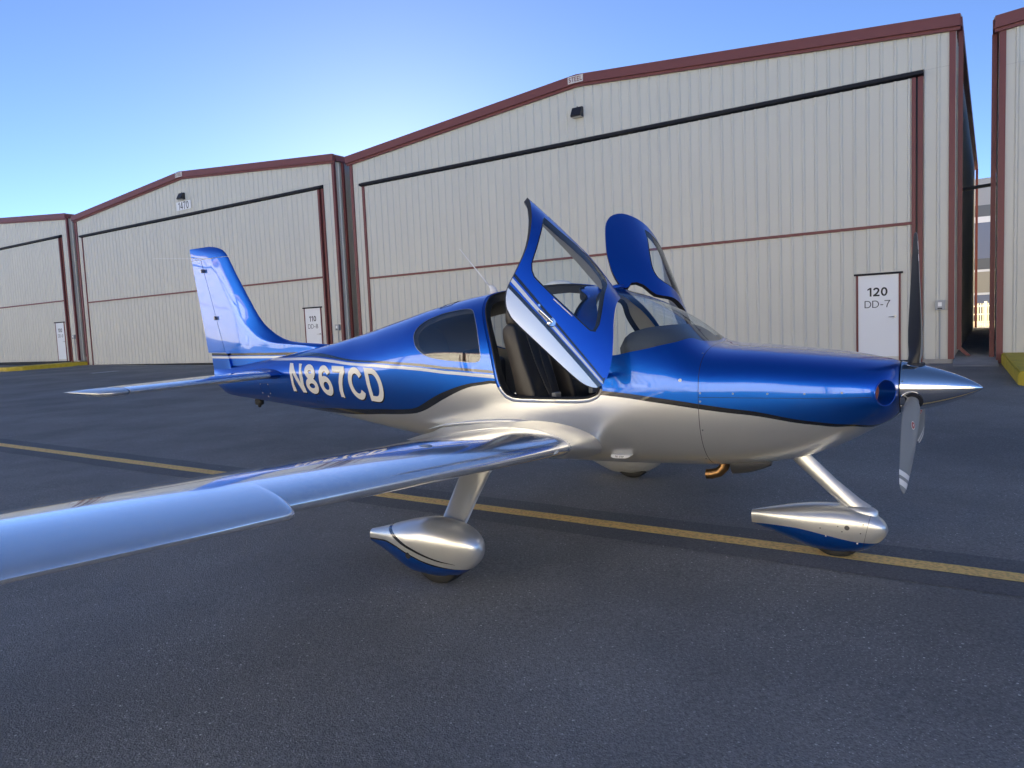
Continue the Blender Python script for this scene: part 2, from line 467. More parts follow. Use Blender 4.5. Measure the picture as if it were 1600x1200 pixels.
sheet('parking_mark', [(31.78, 16.1), (32.30, 16.1), (32.16, 17.2), (31.64, 17.2)][::1], M['line_white'], 0.005, label='short faded white mark in front of hangar 110', kind='structure')
# ------------------------------------------------------------------ hangars
PITCH, HW = 20.75, 19.84
EAVE, PEAK = 8.02, 8.86
RIB = 0.3048
_mc = {}
def roofz(x): return EAVE + (PEAK - EAVE) * (1 - abs(x - HW / 2) / (HW / 2))
def siding(x0, x1, z0, ztop, phase):
    """ribbed sheet from x0 to x1; ribs proud towards -Y"""
    key = (round(x0, 3), round(x1, 3), z0, ztop if not callable(ztop) else 'roof', round(phase, 3))
    if key in _mc: return _mc[key]
    pr = [(x0, 0.0)]
    k = math.floor((x0 - phase) / RIB)
    while phase + k * RIB < x1 + 0.1:
        c = phase + k * RIB
        for dx, dy in ((-0.045, 0), (-0.017, -0.032), (0.017, -0.032), (0.045, 0)):
            if x0 + 0.002 < c + dx < x1 - 0.002: pr.append((c + dx, dy))
        k += 1
    pr.append((x1, 0.0))
    vs = []
    for x, y in pr: vs.append((x, y, z0))
    for x, y in pr: vs.append((x, y, ztop(x) if callable(ztop) else ztop))
    n = len(pr)
    fs = [(i, i + 1, n + i + 1, n + i) for i in range(n - 1)]
    me = mesh('siding_panel', vs, fs, M['siding'], orient=False)
    _mc[key] = me
    return me
def panels(parent, x0, x1, z0, ztop, phase, y=0.0):
    x = x0; first = phase + math.ceil((x0 - phase) / RIB) * RIB + RIB * 1.5
    cuts = [x0]; c = first
    while c < x1 - 0.25:
        cuts.append(c); c += RIB * 3
    cuts.append(x1)
    for i, (a, b) in enumerate(zip(cuts[:-1], cuts[1:])):
        o = link('siding_panel', siding(a, b, z0, ztop, phase), parent)
        o.location = (0, y - (0.0015 if i % 2 else 0.0), 0)

DX0, DX1 = 0.69, 19.05         # hangar door leaf, in the hangar's own x
DTOP, MID = 6.86, 3.38
def text_on(parent, name, s, size, x, z, y, m, bold=0.0, xs=1.0):
    vs, fs, _ = text_geo(s, size, bold, xs)
    return link(name, mesh(name, [(x + a, y, z + b) for a, b in vs], fs, m, orient=False), parent)

SKEW = 0.034
def make_hangar(s0, floor, label, number=None, unit=None, sign=None, entry=True, opposite=False, depth=21.0, group=None, n0=FRONT):
    root = empty('hangar')
    sk = 0.0 if opposite else SKEW
    ax, ay = (-FAC, NRM) if not opposite else (FAC, -NRM)
    p = FAC * s0 + NRM * n0
    root.matrix_world = Matrix(((ax.x, ay.x, 0, p.x), (ax.y, ay.y, 0, p.y), (0, 0, 1, floor + H), (0, 0, 0, 1)))
    tag(root, label, 'hangar', group)
    ph = 19.96 - 0.4405 if True else 0
    ph = ph % RIB
    # front sheets: above the door and the two side strips
    hz = lambda x: roofz(x) - 0.03
    panels(root, 0.10, HW - 0.10, DTOP + 0.16, hz, ph)
    panels(root, 0.10, DX0 - 0.13, 0.0, DTOP + 0.158, ph)
    panels(root, DX1 + 0.15, HW - 0.10, 0.0, DTOP + 0.158, ph)
    # side walls, ribbed, one sheet each
    for sx, nm in ((0.0, 'side_wall'), (HW, 'side_wall')):
        pr = [0.06]; k = 0
        prof = [(0.06, 0.0)]
        while 0.25 + k * RIB < depth - 0.1:
            c = 0.25 + k * RIB
            prof += [(c - 0.045, 0), (c - 0.017, 0.034), (c + 0.017, 0.034), (c + 0.045, 0)]; k += 1
        prof.append((depth, 0.0))
        sg = -1 if sx == 0 else 1
        vs = [(sx + sk * y + sg * d, y, 0.0) for y, d in prof] + [(sx + sk * y + sg * d, y, EAVE - 0.02) for y, d in prof]
        n = len(prof)
        fs = [(i, i + 1, n + i + 1, n + i) for i in range(n - 1)]
        if sx == 0: fs = [tuple(reversed(f)) for f in fs]
        link(nm, mesh(nm, vs, fs, M['siding'], orient=False), root)
    b = MB()
    b.add([(x + sk * depth, depth, z) for x, z in ((0, 0), (HW, 0), (HW, EAVE), (HW / 2, PEAK), (0, EAVE))], [(0, 1, 2, 3, 4)])
    b.build('rear_wall', M['siding'], root)
    MB().box(0.08, HW - 0.08, 0.03, 0.06, 0.0, EAVE - 0.05).build('light_block', M['lamp_body'], root)  # added unseen dark slab, stops light leaking through the door gaps
    # roof slabs
    b = MB()
    for x0, x1 in ((-0.14, HW / 2), (HW / 2, HW + 0.14)):
        z = lambda x: EAVE + 0.05 + (PEAK - EAVE) * (1 - abs(x - HW / 2) / (HW / 2))
        b.prism([(x0, z(x0)), (x1, z(x1)), (x1, z(x1) + 0.04), (x0, z(x0) + 0.04)], lambda q, y: (q[0] + sk * y, y, q[1]), -0.10, depth + 0.1)
    b.build('roof', M['roof'], root)
    # rake trims: formed fascia plus the recessed closure under it
    for x0, x1 in ((-0.12, HW / 2), (HW / 2, HW + 0.12)):
        b = MB()
        z = lambda x: EAVE + 0.10 + (PEAK - EAVE) * (1 - abs(x - HW / 2) / (HW / 2))
        for (y0, y1, d0, d1) in ((-0.17, -0.04, 0.0, 0.27), (-0.10, -0.036, 0.27, 0.345)):
            g = 0.0 if x0 < HW / 2 - 1 else 0.0
            b.prism([(x0, z(x0) - d0), (x1, z(x1) - d0), (x1, z(x1) - d1), (x0, z(x0) - d1)], lambda q, y: (q[0], y, q[1]), y0, y1)
        b.build('rake_trim', M['trim'], root)
    # eave gutters along the sides
    for sx in (-0.16, HW + 0.02):
        MB().prism([(sx, EAVE - 0.16), (sx + 0.14, EAVE - 0.16), (sx + 0.14, EAVE + 0.048), (sx, EAVE + 0.048)], lambda q, y: (q[0] + sk * y, y, q[1]), -0.035, depth).build('gutter', M['trim'], root)
    # corner trims and downspouts
    for x0 in (-0.03, HW - 0.10):
        b = MB(); b.box(x0, x0 + 0.13, -0.045, 0.06, 0.0, EAVE - 0.14); b.build('corner_trim', M['trim'], root)
    for sx, sg in ((-0.12, -1), (HW + 0.12, 1)):
        for yy in (0.35, depth - 0.3):
            b = MB(); sx_ = sx; sx = sx_ + sk * yy
            b.box(sx - 0.05, sx + 0.05, yy - 0.045, yy + 0.045, 0.22, EAVE - 0.17)
            b.prism([(sx - 0.05, 0.26), (sx + 0.05, 0.26), (sx + 0.05 + sg * 0.20, 0.06), (sx - 0.05 + sg * 0.20, 0.06)], lambda q, y: (q[0], y, q[1]), yy - 0.046, yy + 0.046)
            b.build('downspout', M['trim'], root); sx = sx_
    MB().prism([(0.0, -0.9), (HW, -0.9), (HW, -0.003), (0.0, -0.003)], lambda q, y: (q[0] + sk * y, y, q[1]), 0.002, depth).build('footing', M['concrete'], root)
    # door header hood and jambs
    b = MB()
    b.prism([(0.0, DTOP + 0.19), (-0.20, DTOP + 0.12), (-0.20, DTOP + 0.045), (-0.06, DTOP + 0.02), (0.0, DTOP + 0.02)], lambda q, x: (x, q[0], q[1]), DX0 - 0.14, DX1 + 0.16)
    b.build('door_hood', M['track'], root)
    for x0, x1 in ((DX0 - 0.13, DX0 - 0.03), (DX1 + 0.04, DX1 + 0.15)):
        MB().box(x0, x1, -0.055, 0.02, -0.28, DTOP + 0.03).build('jamb_trim', M['trim'], root)
    # the door: trim frame, mid rail, ribbed sheets; proud of the wall
    b = MB()
    b.box(DX0, DX0 + 0.055, -0.135, -0.05, -0.02, DTOP)
    b.box(DX1 - 0.085, DX1, -0.135, -0.05, -0.02, DTOP)
    b.box(DX0 + 0.055, DX1 - 0.085, -0.15, -0.06, MID - 0.035, MID + 0.035)
    b.box(DX0 + 0.055, DX1 - 0.085, -0.095, -0.055, -0.30, -0.01, 1)
    dr = b.build('hangar_door', [M['trim'], M['rubber']], root)
    panels(dr, DX0 + 0.056, DX1 - 0.086, MID + 0.0, DTOP, ph, -0.09)
    if entry:
        ex0, ex1, ez = 17.72, 18.73, 2.17
        panels(dr, DX0 + 0.056, ex0 - 0.0, 0.0, MID, ph, -0.09)
        panels(dr, ex0, ex1, ez, MID, ph, -0.09)
        panels(dr, ex1, DX1 - 0.086, 0.0, MID, ph, -0.09)
        fr = MB()
        fr.box(ex0, ex0 + 0.045, -0.125, -0.06, 0.0, ez); fr.box(ex1 - 0.045, ex1, -0.125, -0.06, 0.0, ez)
        fr.box(ex0 - 0.05, ex1 + 0.05, -0.15, -0.06, ez, ez + 0.05, 1)
        fr.box(ex0 + 0.045, ex1 - 0.045, -0.118, -0.06, 0.0, 0.09, 2)
        ed = MB(); ed.box(ex0 + 0.047, ex1 - 0.047, -0.11, -0.06, 0.093, ez - 0.003)
        e = ed.build('entry_door', M['white_door'], root)
        fr.build('door_frame', [M['trim'], M['track'], M['siding']], e)
        cx = (ex0 + ex1) / 2 - 0.02
        if number: text_on(e, 'door_number', number, 0.30, cx, 1.74, -0.1115, M['black_print'], 0.185, 1.0)
        if number: text_on(e, 'unit_label', unit, 0.245, cx, 1.43, -0.1115, M['black_print'], 0.115, 1.05)
        hd = MB(); hd.tube([(ex1 - 0.13, -0.11, 1.10), (ex1 - 0.13, -0.15, 1.10)], 0.036, 12)
        hd.tube([(ex1 - 0.13, -0.150, 1.10), (ex1 - 0.27, -0.155, 1.095)], [0.016, 0.010], 8)
        hd.build('door_handle', M['steel'], e, angle=40)
    else:
        panels(dr, DX0 + 0.056, DX1 - 0.086, 0.0, MID, ph, -0.09)
    # wall light at the gable
    b = MB()
    cx, cz = HW / 2 - 0.02, 7.82
    prof = [(0.0, 0.16), (-0.10, 0.16), (-0.24, -0.10), (-0.22, -0.14), (0.0, -0.14)]
    b.prism(prof, lambda q, x: (x, q[0] - 0.034, cz + q[1]), cx - 0.17, cx + 0.17)
    b.box(cx - 0.155, cx + 0.155, -0.21, -0.06, cz - 0.155, cz - 0.141, 1)
    b.tube([(cx - 0.02, -0.07, cz + 0.155), (cx - 0.02, -0.07, cz + 0.20)], 0.02, 8)
    b.build('wall_light', [M['lamp_body'], M['lamp_lens']], root)
    # little maker's plate at the ridge
    pz = PEAK + 0.10 - 0.155
    pl = MB(); pl.box(HW / 2 - 0.28, HW / 2 + 0.24, -0.186, -0.172, pz - 0.10, pz + 0.11); pl = pl.build('ridge_plate', M['plate'], root)
    text_on(pl, 'plate_lettering', 'STEEL', 0.19, HW / 2 - 0.02, pz + 0.01, -0.1885, M['trim'], 0.17, 0.85)
    # switch box right of the door
    b = MB(); b.add(*bevel_box(19.47, 19.68, -0.12, -0.0, 1.21, 1.45, 0.012)); b.box(19.53, 19.61, -0.1235, -0.119, 1.30, 1.40, 1); b.box(19.52, 19.62, -0.1235, -0.119, 1.235, 1.262, 2)
    b.tube([(19.57, -0.05, 1.21), (19.57, -0.05, 0.0)], 0.013, 6)
    b.build('switch_box', [M['grey_box'], M['white'], M['black_print']], root)
    if sign:
        b = MB(); b.box(HW / 2 - 0.57, HW / 2 + 0.55, -0.05, -0.036, 7.22, 7.61)
        sg = b.build('address_sign', M['white_door'], root)
        text_on(sg, 'sign_digits', sign, 0.46, HW / 2 - 0.01, 7.415, -0.0525, M['black_print'], 0.14, 0.80)
    return root

GRP = 'beige steel hangars in a row'
make_hangar(19.96, -1.20, 'beige ribbed hangar right behind the airplane, door marked 120 DD-7', '120', 'DD-7', group=GRP)
make_hangar(19.96 + PITCH, -0.97, 'beige ribbed hangar with the 1470 sign, behind the tail', '110', 'DD-8', '1470', group=GRP)
make_hangar(19.96 + 2 * PITCH, -0.72, 'beige ribbed hangar cut by the left edge, door marked 100 DD-9', '100', 'DD-9', group=GRP)
make_hangar(19.96 - PITCH, -1.44, 'beige ribbed hangar past the narrow gap, only its left edge showing', group=GRP)
# the facing row across the apron: sunlit, seen mirrored in the glossy paint and glass
OPP = 'sunlit hangars mirrored in the paint'
for k in range(-2, 5):
    make_hangar(-0.3 + PITCH * k - 8.0, gz(PITCH * k, -21.5) + 0.12 - H + 0.0, 'sunlit hangar of the facing row, mirrored in the glossy paint', opposite=True, entry=True, depth=14, group=OPP, n0=-21.5)

# conduit bridging the gap
b = MB(); p0 = FAC * 0.10 + NRM * 22.2; p1 = FAC * -0.80 + NRM * 22.2
b.tube([(p0.x, p0.y, H + 3.12), (p1.x, p1.y, H + 3.16)], 0.045, 8)
tag(b.build('conduit', M['duct']), 'dark pipe bridging the gap high between two hangars', 'pipe')

# concrete apron lip in front of the hangar doors
strip('door_sill', 0.6, 61.6, FRONT - 0.42, FRONT - 0.16, M['concrete'], 0.006, 1.0, label='pale concrete lip along the foot of the hangar doors', kind='structure')
# gap floor
def gap_ramp(sc, zf):
    b = MB()
    a0, a1 = sc - 0.45, sc + 0.45
    pr = [(FRONT - 0.8, 0.01), (FRONT - 0.2, 0.06), (FRONT + 0.5, 0.16), (FRONT + 21.6, 0.30)]
    vs = []; fs = []
    for n, dz in pr:
        for s in (a0 - SKEW * max(0, n - FRONT), a1 - SKEW * max(0, n - FRONT)):
            vs.append(W(s, n, dz)); vs.append(W(s, n, -0.3))
    for i in range(len(pr) - 1):
        o = 4 * i
        fs += [(o, o + 4, o + 6, o + 2), (o, o + 1, o + 5, o + 4), (o + 2, o + 6, o + 7, o + 3)]
    fs.append((0, 2, 3, 1))
    b.add(vs, fs); return b
for sc in (-0.34, 20.41, 41.16):
    tag(gap_ramp(sc, 0).build('paving', M['concrete'] if sc < 0 else M['asphalt']), 'pale sloped paving in the gap between two hangars', kind='structure')

# yellow painted curbs stepping the apron between hangars
def curb(s_in, s_out, n_tip, n_wall, h, label):
    poly = [(s_in, n_wall), (s_in + (s_out - s_in) * 0.05, n_tip + 0.55), (s_in + (s_out - s_in) * 0.35, n_tip), (s_out, n_tip), (s_out, n_wall)]
    n = len(poly)
    vs = [W(s, m_, -0.2) for s, m_ in poly] + [W(s, m_, h) for s, m_ in poly]
    c = [sum(p[0] for p in poly) / n, sum(p[1] for p in poly) / n]
    fs = [tuple(range(n)), tuple(range(n, 2 * n))] + [(i, (i + 1) % n, n + (i + 1) % n, n + i) for i in range(n)]
    me = mesh('yellow_curb', vs, fs, M['curb_yellow'])
    bm = bmesh.new(); bm.from_mesh(me)
    bmesh.ops.bevel(bm, geom=[e for e in bm.edges], offset=0.03, segments=2, affect='EDGES')
    bm.to_mesh(me); bm.free()
    return tag(link('yellow_curb', me), label, 'curb', 'yellow painted curbs')
curb(40.70, 42.1, 16.6, FRONT - 0.02, 0.20, 'yellow painted curb at the far left, beside the 1470 hangar')
curb(-0.86, -2.2, 15.2, FRONT - 0.04, 0.26, 'yellow painted curb at the right edge, beside the narrow gap')

# beyond the gap: fence, earth, far building
fz = gz(0, 44)
froot = empty('picket_fence'); tag(froot, 'cream picket fence glimpsed at the end of the narrow gap', 'fence')
froot.location = FAC * -3.6 + NRM * 44.0 + Vector((0, 0, fz + 0.1))
froot.rotation_euler = (0, 0, atan2(FAC.y, FAC.x))
pk = MB(); pk.box(-0.022, 0.022, -0.02, 0.02, 0.05, 1.36); pme = mesh('picket', pk.v, pk.f, M['fence'])
for i in range(44):
    o = link('picket', pme, froot); o.location = (i * 0.11, 0, 0)
for z in (0.12, 0.42, 0.80, 1.22):
    MB().box(-0.1, 4.9, -0.035, 0.028, z - 0.035, z + 0.035).build('rail', M['fence'], froot)
for x in (0.05, 2.42, 4.85):
    MB().box(x - 0.06, x + 0.06, -0.06, 0.055, -0.1, 1.46).build('post', M['fence'], froot)
eb = MB(); eb.add([W(s, n, 0.05 + (0.0 if n < 44.2 else 0.25)) for s, n in ((-8, 43.0), (8, 43.0), (8, 44.3), (-8, 44.3), (-8, 60), (8, 60))], [(0, 1, 2, 3), (3, 2, 5, 4)])
tag(eb.build('earth', M['sand']), 'dry tan earth behind the picket fence', kind='structure')
far = empty('far_building'); tag(far, 'grey blue metal building far behind the fence in the gap', 'building')
far.location = FAC * -2.3 + NRM * 74.0 + Vector((0, 0, H - 1.2)); far.rotation_euler = (0, 0, atan2(FAC.y, FAC.x))
for nm, z0, z1, y0, mm in (('wall_base', -1.0, 1.35, 0.0, 'far_b'), ('canopy', 1.35, 2.25, -0.6, 'far_blue'), ('canopy_edge', 2.25, 2.42, -0.7, 'far_w'), ('wall', 2.42, 4.0, 0.0, 'far_beige'),
                         ('eave_trim', 4.0, 4.18, -0.2, 'far_w'), ('lower_band', 4.18, 5.0, -0.1, 'far_b'), ('upper_wall', 5.0, 7.7, 0.0, 'far_blue'), ('gutter', 7.7, 8.15, -0.25, 'far_w'), ('roof_band', 8.15, 9.0, -0.15, 'far_b'), ('roof', 9.0, 11.0, 0.0, 'far_a')):
    MB().box(-9, 9, y0, 9.0, z0, z1 - 0.003).build(nm, M[mm], far)
wb = MB(); wb.box(-0.9, 0.25, -0.03, 0.02, 2.75, 3.75); w_ = wb.build('window', M['far_w'], far)
wb = MB(); wb.box(-0.82, 0.17, -0.045, -0.031, 2.82, 3.68); wb.build('pane', M['smoked'], w_)
# ------------------------------------------------------------------ airplane
# design space: x aft of the spinner tip, y to the left, z up from the wheels' contact plane (metres)
# x, ztop, zbot, halfwidth, zmid, ntop, nbot
ST=[(.435,1.325,1.000,.165,1.165,2.0,2.0),
(.450,1.336,.985,.235,1.165,2.1,2.1),
(.480,1.345,.960,.315,1.165,2.2,2.1),
(.540,1.357,.925,.390,1.165,2.3,2.1),
(.640,1.376,.862,.450,1.165,2.5,2.1),
(.800,1.398,.770,.505,1.160,2.75,2.15),
(1.00,1.419,.690,.545,1.150,3.0,2.2),
(1.25,1.443,.634,.580,1.140,3.2,2.3),
(1.58,1.478,.598,.611,1.130,3.1,2.4),
(1.64,1.505,.594,.615,1.130,3.0,2.4),
(1.80,1.640,.588,.626,1.130,2.65,2.45),
(1.90,1.708,.583,.632,1.130,2.5,2.5),
(2.15,1.833,.572,.645,1.130,2.4,2.5),
(2.47,1.926,.560,.655,1.135,2.4,2.5),
(2.87,1.974,.552,.655,1.150,2.45,2.5),
(3.20,1.962,.558,.645,1.190,2.5,2.45),
(3.60,1.922,.575,.610,1.235,2.6,2.4),
(4.07,1.842,.620,.545,1.255,2.6,2.35),
(4.55,1.742,.675,.470,1.245,2.35,2.3),
(5.06,1.630,.735,.392,1.225,2.1,2.25),
(5.52,1.540,.790,.328,1.220,2.1,2.2),
(6.00,1.465,.838,.262,1.205,2.1,2.2),
(6.50,1.395,.880,.200,1.185,2.1,2.2),
(7.00,1.330,.918,.138,1.160,2.1,2.2),
(7.40,1.290,.955,.085,1.130,2.1,2.2),
(7.68,1.265,1.085,.018,1.160,2.1,2.2)]
def _pchip(xs,ys):
    n=len(xs); h=[xs[i+1]-xs[i] for i in range(n-1)]; d=[(ys[i+1]-ys[i])/h[i] for i in range(n-1)]
    m=[0]*n
    for i in range(1,n-1):
        if d[i-1]*d[i]>0:
            w1=2*h[i]+h[i-1]; w2=h[i]+2*h[i-1]; m[i]=(w1+w2)/(w1/d[i-1]+w2/d[i])
    m[0]=d[0]; m[-1]=d[-1]
    def f(x):
        if x<=xs[0]: i=0; x=xs[0]
        elif x>=xs[-1]: i=n-2; x=xs[-1]
        else:
            i=0
            while xs[i+1]<x: i+=1
        t=(x-xs[i])/h[i]
        return ys[i]*(1+2*t)*(1-t)**2+m[i]*h[i]*t*(1-t)**2+ys[i+1]*t*t*(3-2*t)+m[i+1]*h[i]*t*t*(t-1)
    return f
_F=[_pchip([s[0] for s in ST],[s[k] for s in ST]) for k in range(1,7)]
_cache={}
def sec(x):
    k=round(x,5)
    if k not in _cache: _cache[k]=tuple(f(x) for f in _F)
    return _cache[k]
def S(x,th):
    """right side (y<0) point for angle th in [-pi/2,pi/2], 0 = widest level"""
    zt,zb,hw,zm,nt,nb=sec(x)
    c,s=math.cos(th),math.sin(th)
    if s>=0: h,n=zt-zm,nt
    else: h,n=zm-zb,nb
    r=((abs(c)/hw)**n+(abs(s)/h)**n)**(-1/n)
    return (x,-r*c,zm+r*s)
def TH(x,z):
    zt,zb,hw,zm,nt,nb=sec(x)
    if z>=zm:
        h,n=zt-zm,nt; q=min(.99999,(z-zm)/h)
        y=hw*(1-q**n)**(1/n); return math.atan2(z-zm,y)
    h,n=zm-zb,nb; q=min(.99999,(zm-z)/h)
    y=hw*(1-q**n)**(1/n); return -math.atan2(zm-z,y)
def SN(x, th):
    e = 1e-3
    xa, xb = max(.4351, x - e), min(7.6799, x + e)
    a, b = S(xa, th), S(xb, th)
    c, d = S(x, th - e), S(x, th + e)
    u = Vector(b) - Vector(a); v = Vector(d) - Vector(c)
    n = u.cross(v)
    if n.length < 1e-12: return Vector((0, -1, 0))
    n.normalize()
    p = Vector(S(x, th)); zm = sec(x)[3]
    if n.dot(Vector((0, p.y - 1e-6, p.z - zm))) < 0: n = -n
    return n
def THY(x, y):
    """angle on the upper right side where |y| has the given value"""
    zt, zb, hw, zm, nt, nb = sec(x)
    q = min(.99999, abs(y) / hw); z = (zt - zm) * (1 - q ** nt) ** (1 / nt)
    return atan2(z, abs(y))
KW = 0.6
def D(x, z): return (x, TH(x, z) * KW)
def DY(x, y): return (x, THY(x, y) * KW)
TOPW, BOTW = pi / 2 * KW, -pi / 2 * KW
def spline(pts, closed=False, step=0.03):
    n = len(pts); out = []
    rng = range(n) if closed else range(n - 1)
    for i in rng:
        p1, p2 = pts[i], pts[(i + 1) % n]
        p0 = pts[(i - 1) % n] if (closed or i > 0) else p1
        p3 = pts[(i + 2) % n] if (closed or i + 2 < n) else p2
        L = math.hypot(p2[0] - p1[0], p2[1] - p1[1]); k = max(1, int(L / step))
        for j in range(k):
            t = j / k
            out.append(tuple(0.5 * (2 * b + (c - a) * t + (2 * a - 5 * b + 4 * c - d) * t * t + (3 * b - a - 3 * c + d) * t ** 3) for a, b, c, d in zip(p0, p1, p2, p3)))
    if not closed: out.append(tuple(pts[-1]))
    return out
def offset_poly(poly, d):
    n = len(poly); area = sum(poly[i][0] * poly[(i + 1) % n][1] - poly[(i + 1) % n][0] * poly[i][1] for i in range(n))
    sg = 1 if area > 0 else -1; out = []
    for i in range(n):
        a, b = poly[i - 1], poly[(i + 1) % n]
        tx, ty = b[0] - a[0], b[1] - a[1]; L = math.hypot(tx, ty) or 1
        out.append((poly[i][0] + sg * ty / L * d, poly[i][1] - sg * tx / L * d))
    return out
def inside(poly, p):
    x, y = p; c = False; j = len(poly) - 1
    for i in range(len(poly)):
        xi, yi = poly[i]; xj, yj = poly[j]
        if (yi > y) != (yj > y) and x < (xj - xi) * (y - yi) / (yj - yi) + xi: c = not c
        j = i
    return c
def at_x(line, x):
    """w on an x-monotone polyline"""
    if line[0][0] > line[-1][0]: line = line[::-1]
    if x <= line[0][0]: return line[0][1]
    for a, b in zip(line[:-1], line[1:]):
        if a[0] <= x <= b[0]: return a[1] + (b[1] - a[1]) * (x - a[0]) / max(1e-9, b[0] - a[0])
    return line[-1][1]
def cdt(grid, lines):
    vs = []; es = []
    for pts, closed in lines:
        o = len(vs); n = len(pts); vs += [Vector(p) for p in pts]
        es += [(o + i, o + (i + 1) % n) for i in range(n if closed else n - 1)]
    vs += [Vector(p) for p in grid]
    r = delaunay_2d_cdt(vs, es, [], 0, 1e-6)
    return [tuple(v) for v in r[0]], [tuple(f) for f in r[2]]

A_O = Vector((2.85542452, 4.26707249, -1.64627872 + H))
A_F = Vector((0.83451033, -0.5509288, -0.00836509)); A_L = Vector((0.55096907, 0.83423956, 0.02185058)); A_U = Vector((-0.00505962, -0.02284344, 0.99972625))
plane = empty('airplane')
plane.matrix_world = Matrix(((-A_F.x, -A_L.x, A_U.x, A_O.x), (-A_F.y, -A_L.y, A_U.y, A_O.y), (-A_F.z, -A_L.z, A_U.z, A_O.z), (0, 0, 0, 1)))
tag(plane, 'blue and silver single-engine propeller airplane with both cabin doors raised', 'airplane')
def fl(p): return (p[0], -p[1], p[2])
def am(name, verts, faces, mats, idx=None, normals=None, parent=None, **kw):
    vs = [fl(v) for v in verts]
    ns = [fl(n) for n in normals] if normals is not None else None
    return link(name, mesh(name, vs, faces, mats, idx, normals=ns, **kw), parent or plane)
def amb(b, name, mats, parent=None, **kw):
    b.v = [fl(v) for v in b.v]
    return b.build(name, mats, parent or plane, **kw)

# --- outlines on the right side
def mixed(pts): return [D(p[0], p[1]) if len(p) == 2 else DY(p[0], p[2]) for p in pts]
OPEN = spline(mixed([(2.93, 1.080), (2.73, 1.081), (2.42, 1.087), (2.315, 1.103), (2.25, 1.140), (2.228, 1.19), (2.238, 1.25), (2.293, 1.371), (2.37, 1.49), (2.44, 1.60), (2.475, 1.70),
   (2.475, 'y', .46), (2.458, 'y', .38), (2.46, 'y', .32), (2.49, 'y', .285), (2.55, 'y', .237), (2.575, 'y', .19), (2.575, 'y', .15), (2.538, 'y', .115), (2.533, 'y', .085), (2.55, 'y', .055), (2.59, 'y', .042), (2.64, 'y', .030), (2.72, 'y', .018), (2.82, 'y', .018), (2.95, 'y', .028), (3.12, 'y', .060), (3.26, 'y', .095), (3.35, 'y', .14), (3.405, 'y', .20), (3.425, 'y', .29),
   (3.40, 1.86), (3.36, 1.79), (3.30, 1.69), (3.215, 1.511), (3.160, 1.314), (3.138, 1.225), (3.10, 1.155), (3.045, 1.105), (2.99, 1.085)]), True)
RWIN = spline(mixed([(3.455, 1.785), (3.385, 1.70), (3.335, 1.60), (3.286, 1.43), (3.293, 1.397), (3.336, 1.386), (3.45, 1.387), (3.671, 1.402), (3.87, 1.428), (4.005, 1.487), (4.062, 1.555), (4.083, 1.63), (4.01, 1.712), (3.835, 1.770), (3.65, 1.797), (3.52, 1.803)]), True)
WSB = spline(mixed([(1.605, 'y', .001), (1.615, 'y', .12), (1.645, 'y', .25), (1.685, 1.520), (1.748, 1.506), (1.892, 1.476), (2.06, 1.444), (2.15, 1.428), (2.192, 1.428), (2.21, 1.455), (2.24, 1.53), (2.30, 1.66), (2.36, 1.775), (2.395, 'y', .36), (2.42, 'y', .2), (2.43, 'y', .001)]))
WSB[0] = (WSB[0][0], TOPW); WSB[-1] = (WSB[-1][0], TOPW)
DWIN = spline(mixed([(3.085, 1.42), (3.05, 1.400), (2.95, 1.396), (2.75, 1.401), (2.60, 1.404), (2.535, 1.408), (2.508, 1.425), (2.515, 1.48), (2.566, 1.60), (2.605, 1.705), (2.618, 'y', .44), (2.645, 'y', .395), (2.71, 'y', .375), (2.80, 'y', .380), (2.95, 'y', .405), (3.10, 'y', .435), (3.20, 'y', .445), (3.246, 'y', .45), (3.24, 1.79), (3.20, 1.68), (3.155, 1.56), (3.115, 1.455)]), True)
UP = spline([(6.5, BOTW), (6.2, D(6.2, .860)[1])] + mixed([(5.9, .868), (5.3, .898), (4.75, .925), (4.4, .944), (4.2, .960), (4.08, .982), (3.97, 1.025), (3.85, 1.078), (3.70, 1.135), (3.46, 1.203), (3.26, 1.232), (3.15, 1.240), (2.8, 1.222), (2.182, 1.178), (1.862, 1.143), (1.573, 1.106), (1.36, 1.078), (1.177, 1.056), (.983, 1.016), (.785, .986), (.623, .966), (.52, .957)]))
LOW = spline([(6.2, BOTW), (5.75, D(5.75, .832)[1])] + mixed([(5.4, .838), (4.8, .868), (4.3, .905), (4.12, .925), (3.97, .965), (3.83, 1.022), (3.69, 1.082), (3.43, 1.178), (3.23, 1.211), (3.14, 1.216), (2.8, 1.196), (2.183, 1.146), (1.863, 1.109), (1.574, 1.072), (1.36, 1.047), (1.177, 1.028), (.983, .992), (.785, .964), (.623, .948), (.52, .940)]))
wz = [(6.5, 1.392), (6.2, 1.394), (5.164, 1.375), (4.418, 1.347), (3.811, 1.321), (3.50, 1.304), (3.164, 1.285), (2.8, 1.252), (2.26, 1.203)]
def shifted(dz, taper=True): return spline([D(x, z + dz * (1 if x > 3.1 or not taper else .55 + .45 * (x - 2.26) / .84)) for x, z in wz])
WT, WB_, KT, KB = shifted(0.0), shifted(-.026), shifted(.034), shifted(.012)
SEAM = 1.556

def skin_mat(x, w, letters=True):
    """material index: 0 blue 1 silver 2 black 3 stripe"""
    u, l = at_x(UP, x), at_x(LOW, x)
    if x > 6.5: u = l = BOTW - 1
    if w < l: return 1
    if w < u: return 2
    if 2.24 < x < 6.5:
        if at_x(WB_, x) < w < at_x(WT, x): return 3
        if at_x(KB, x) < w < at_x(KT, x): return 2
    return 0

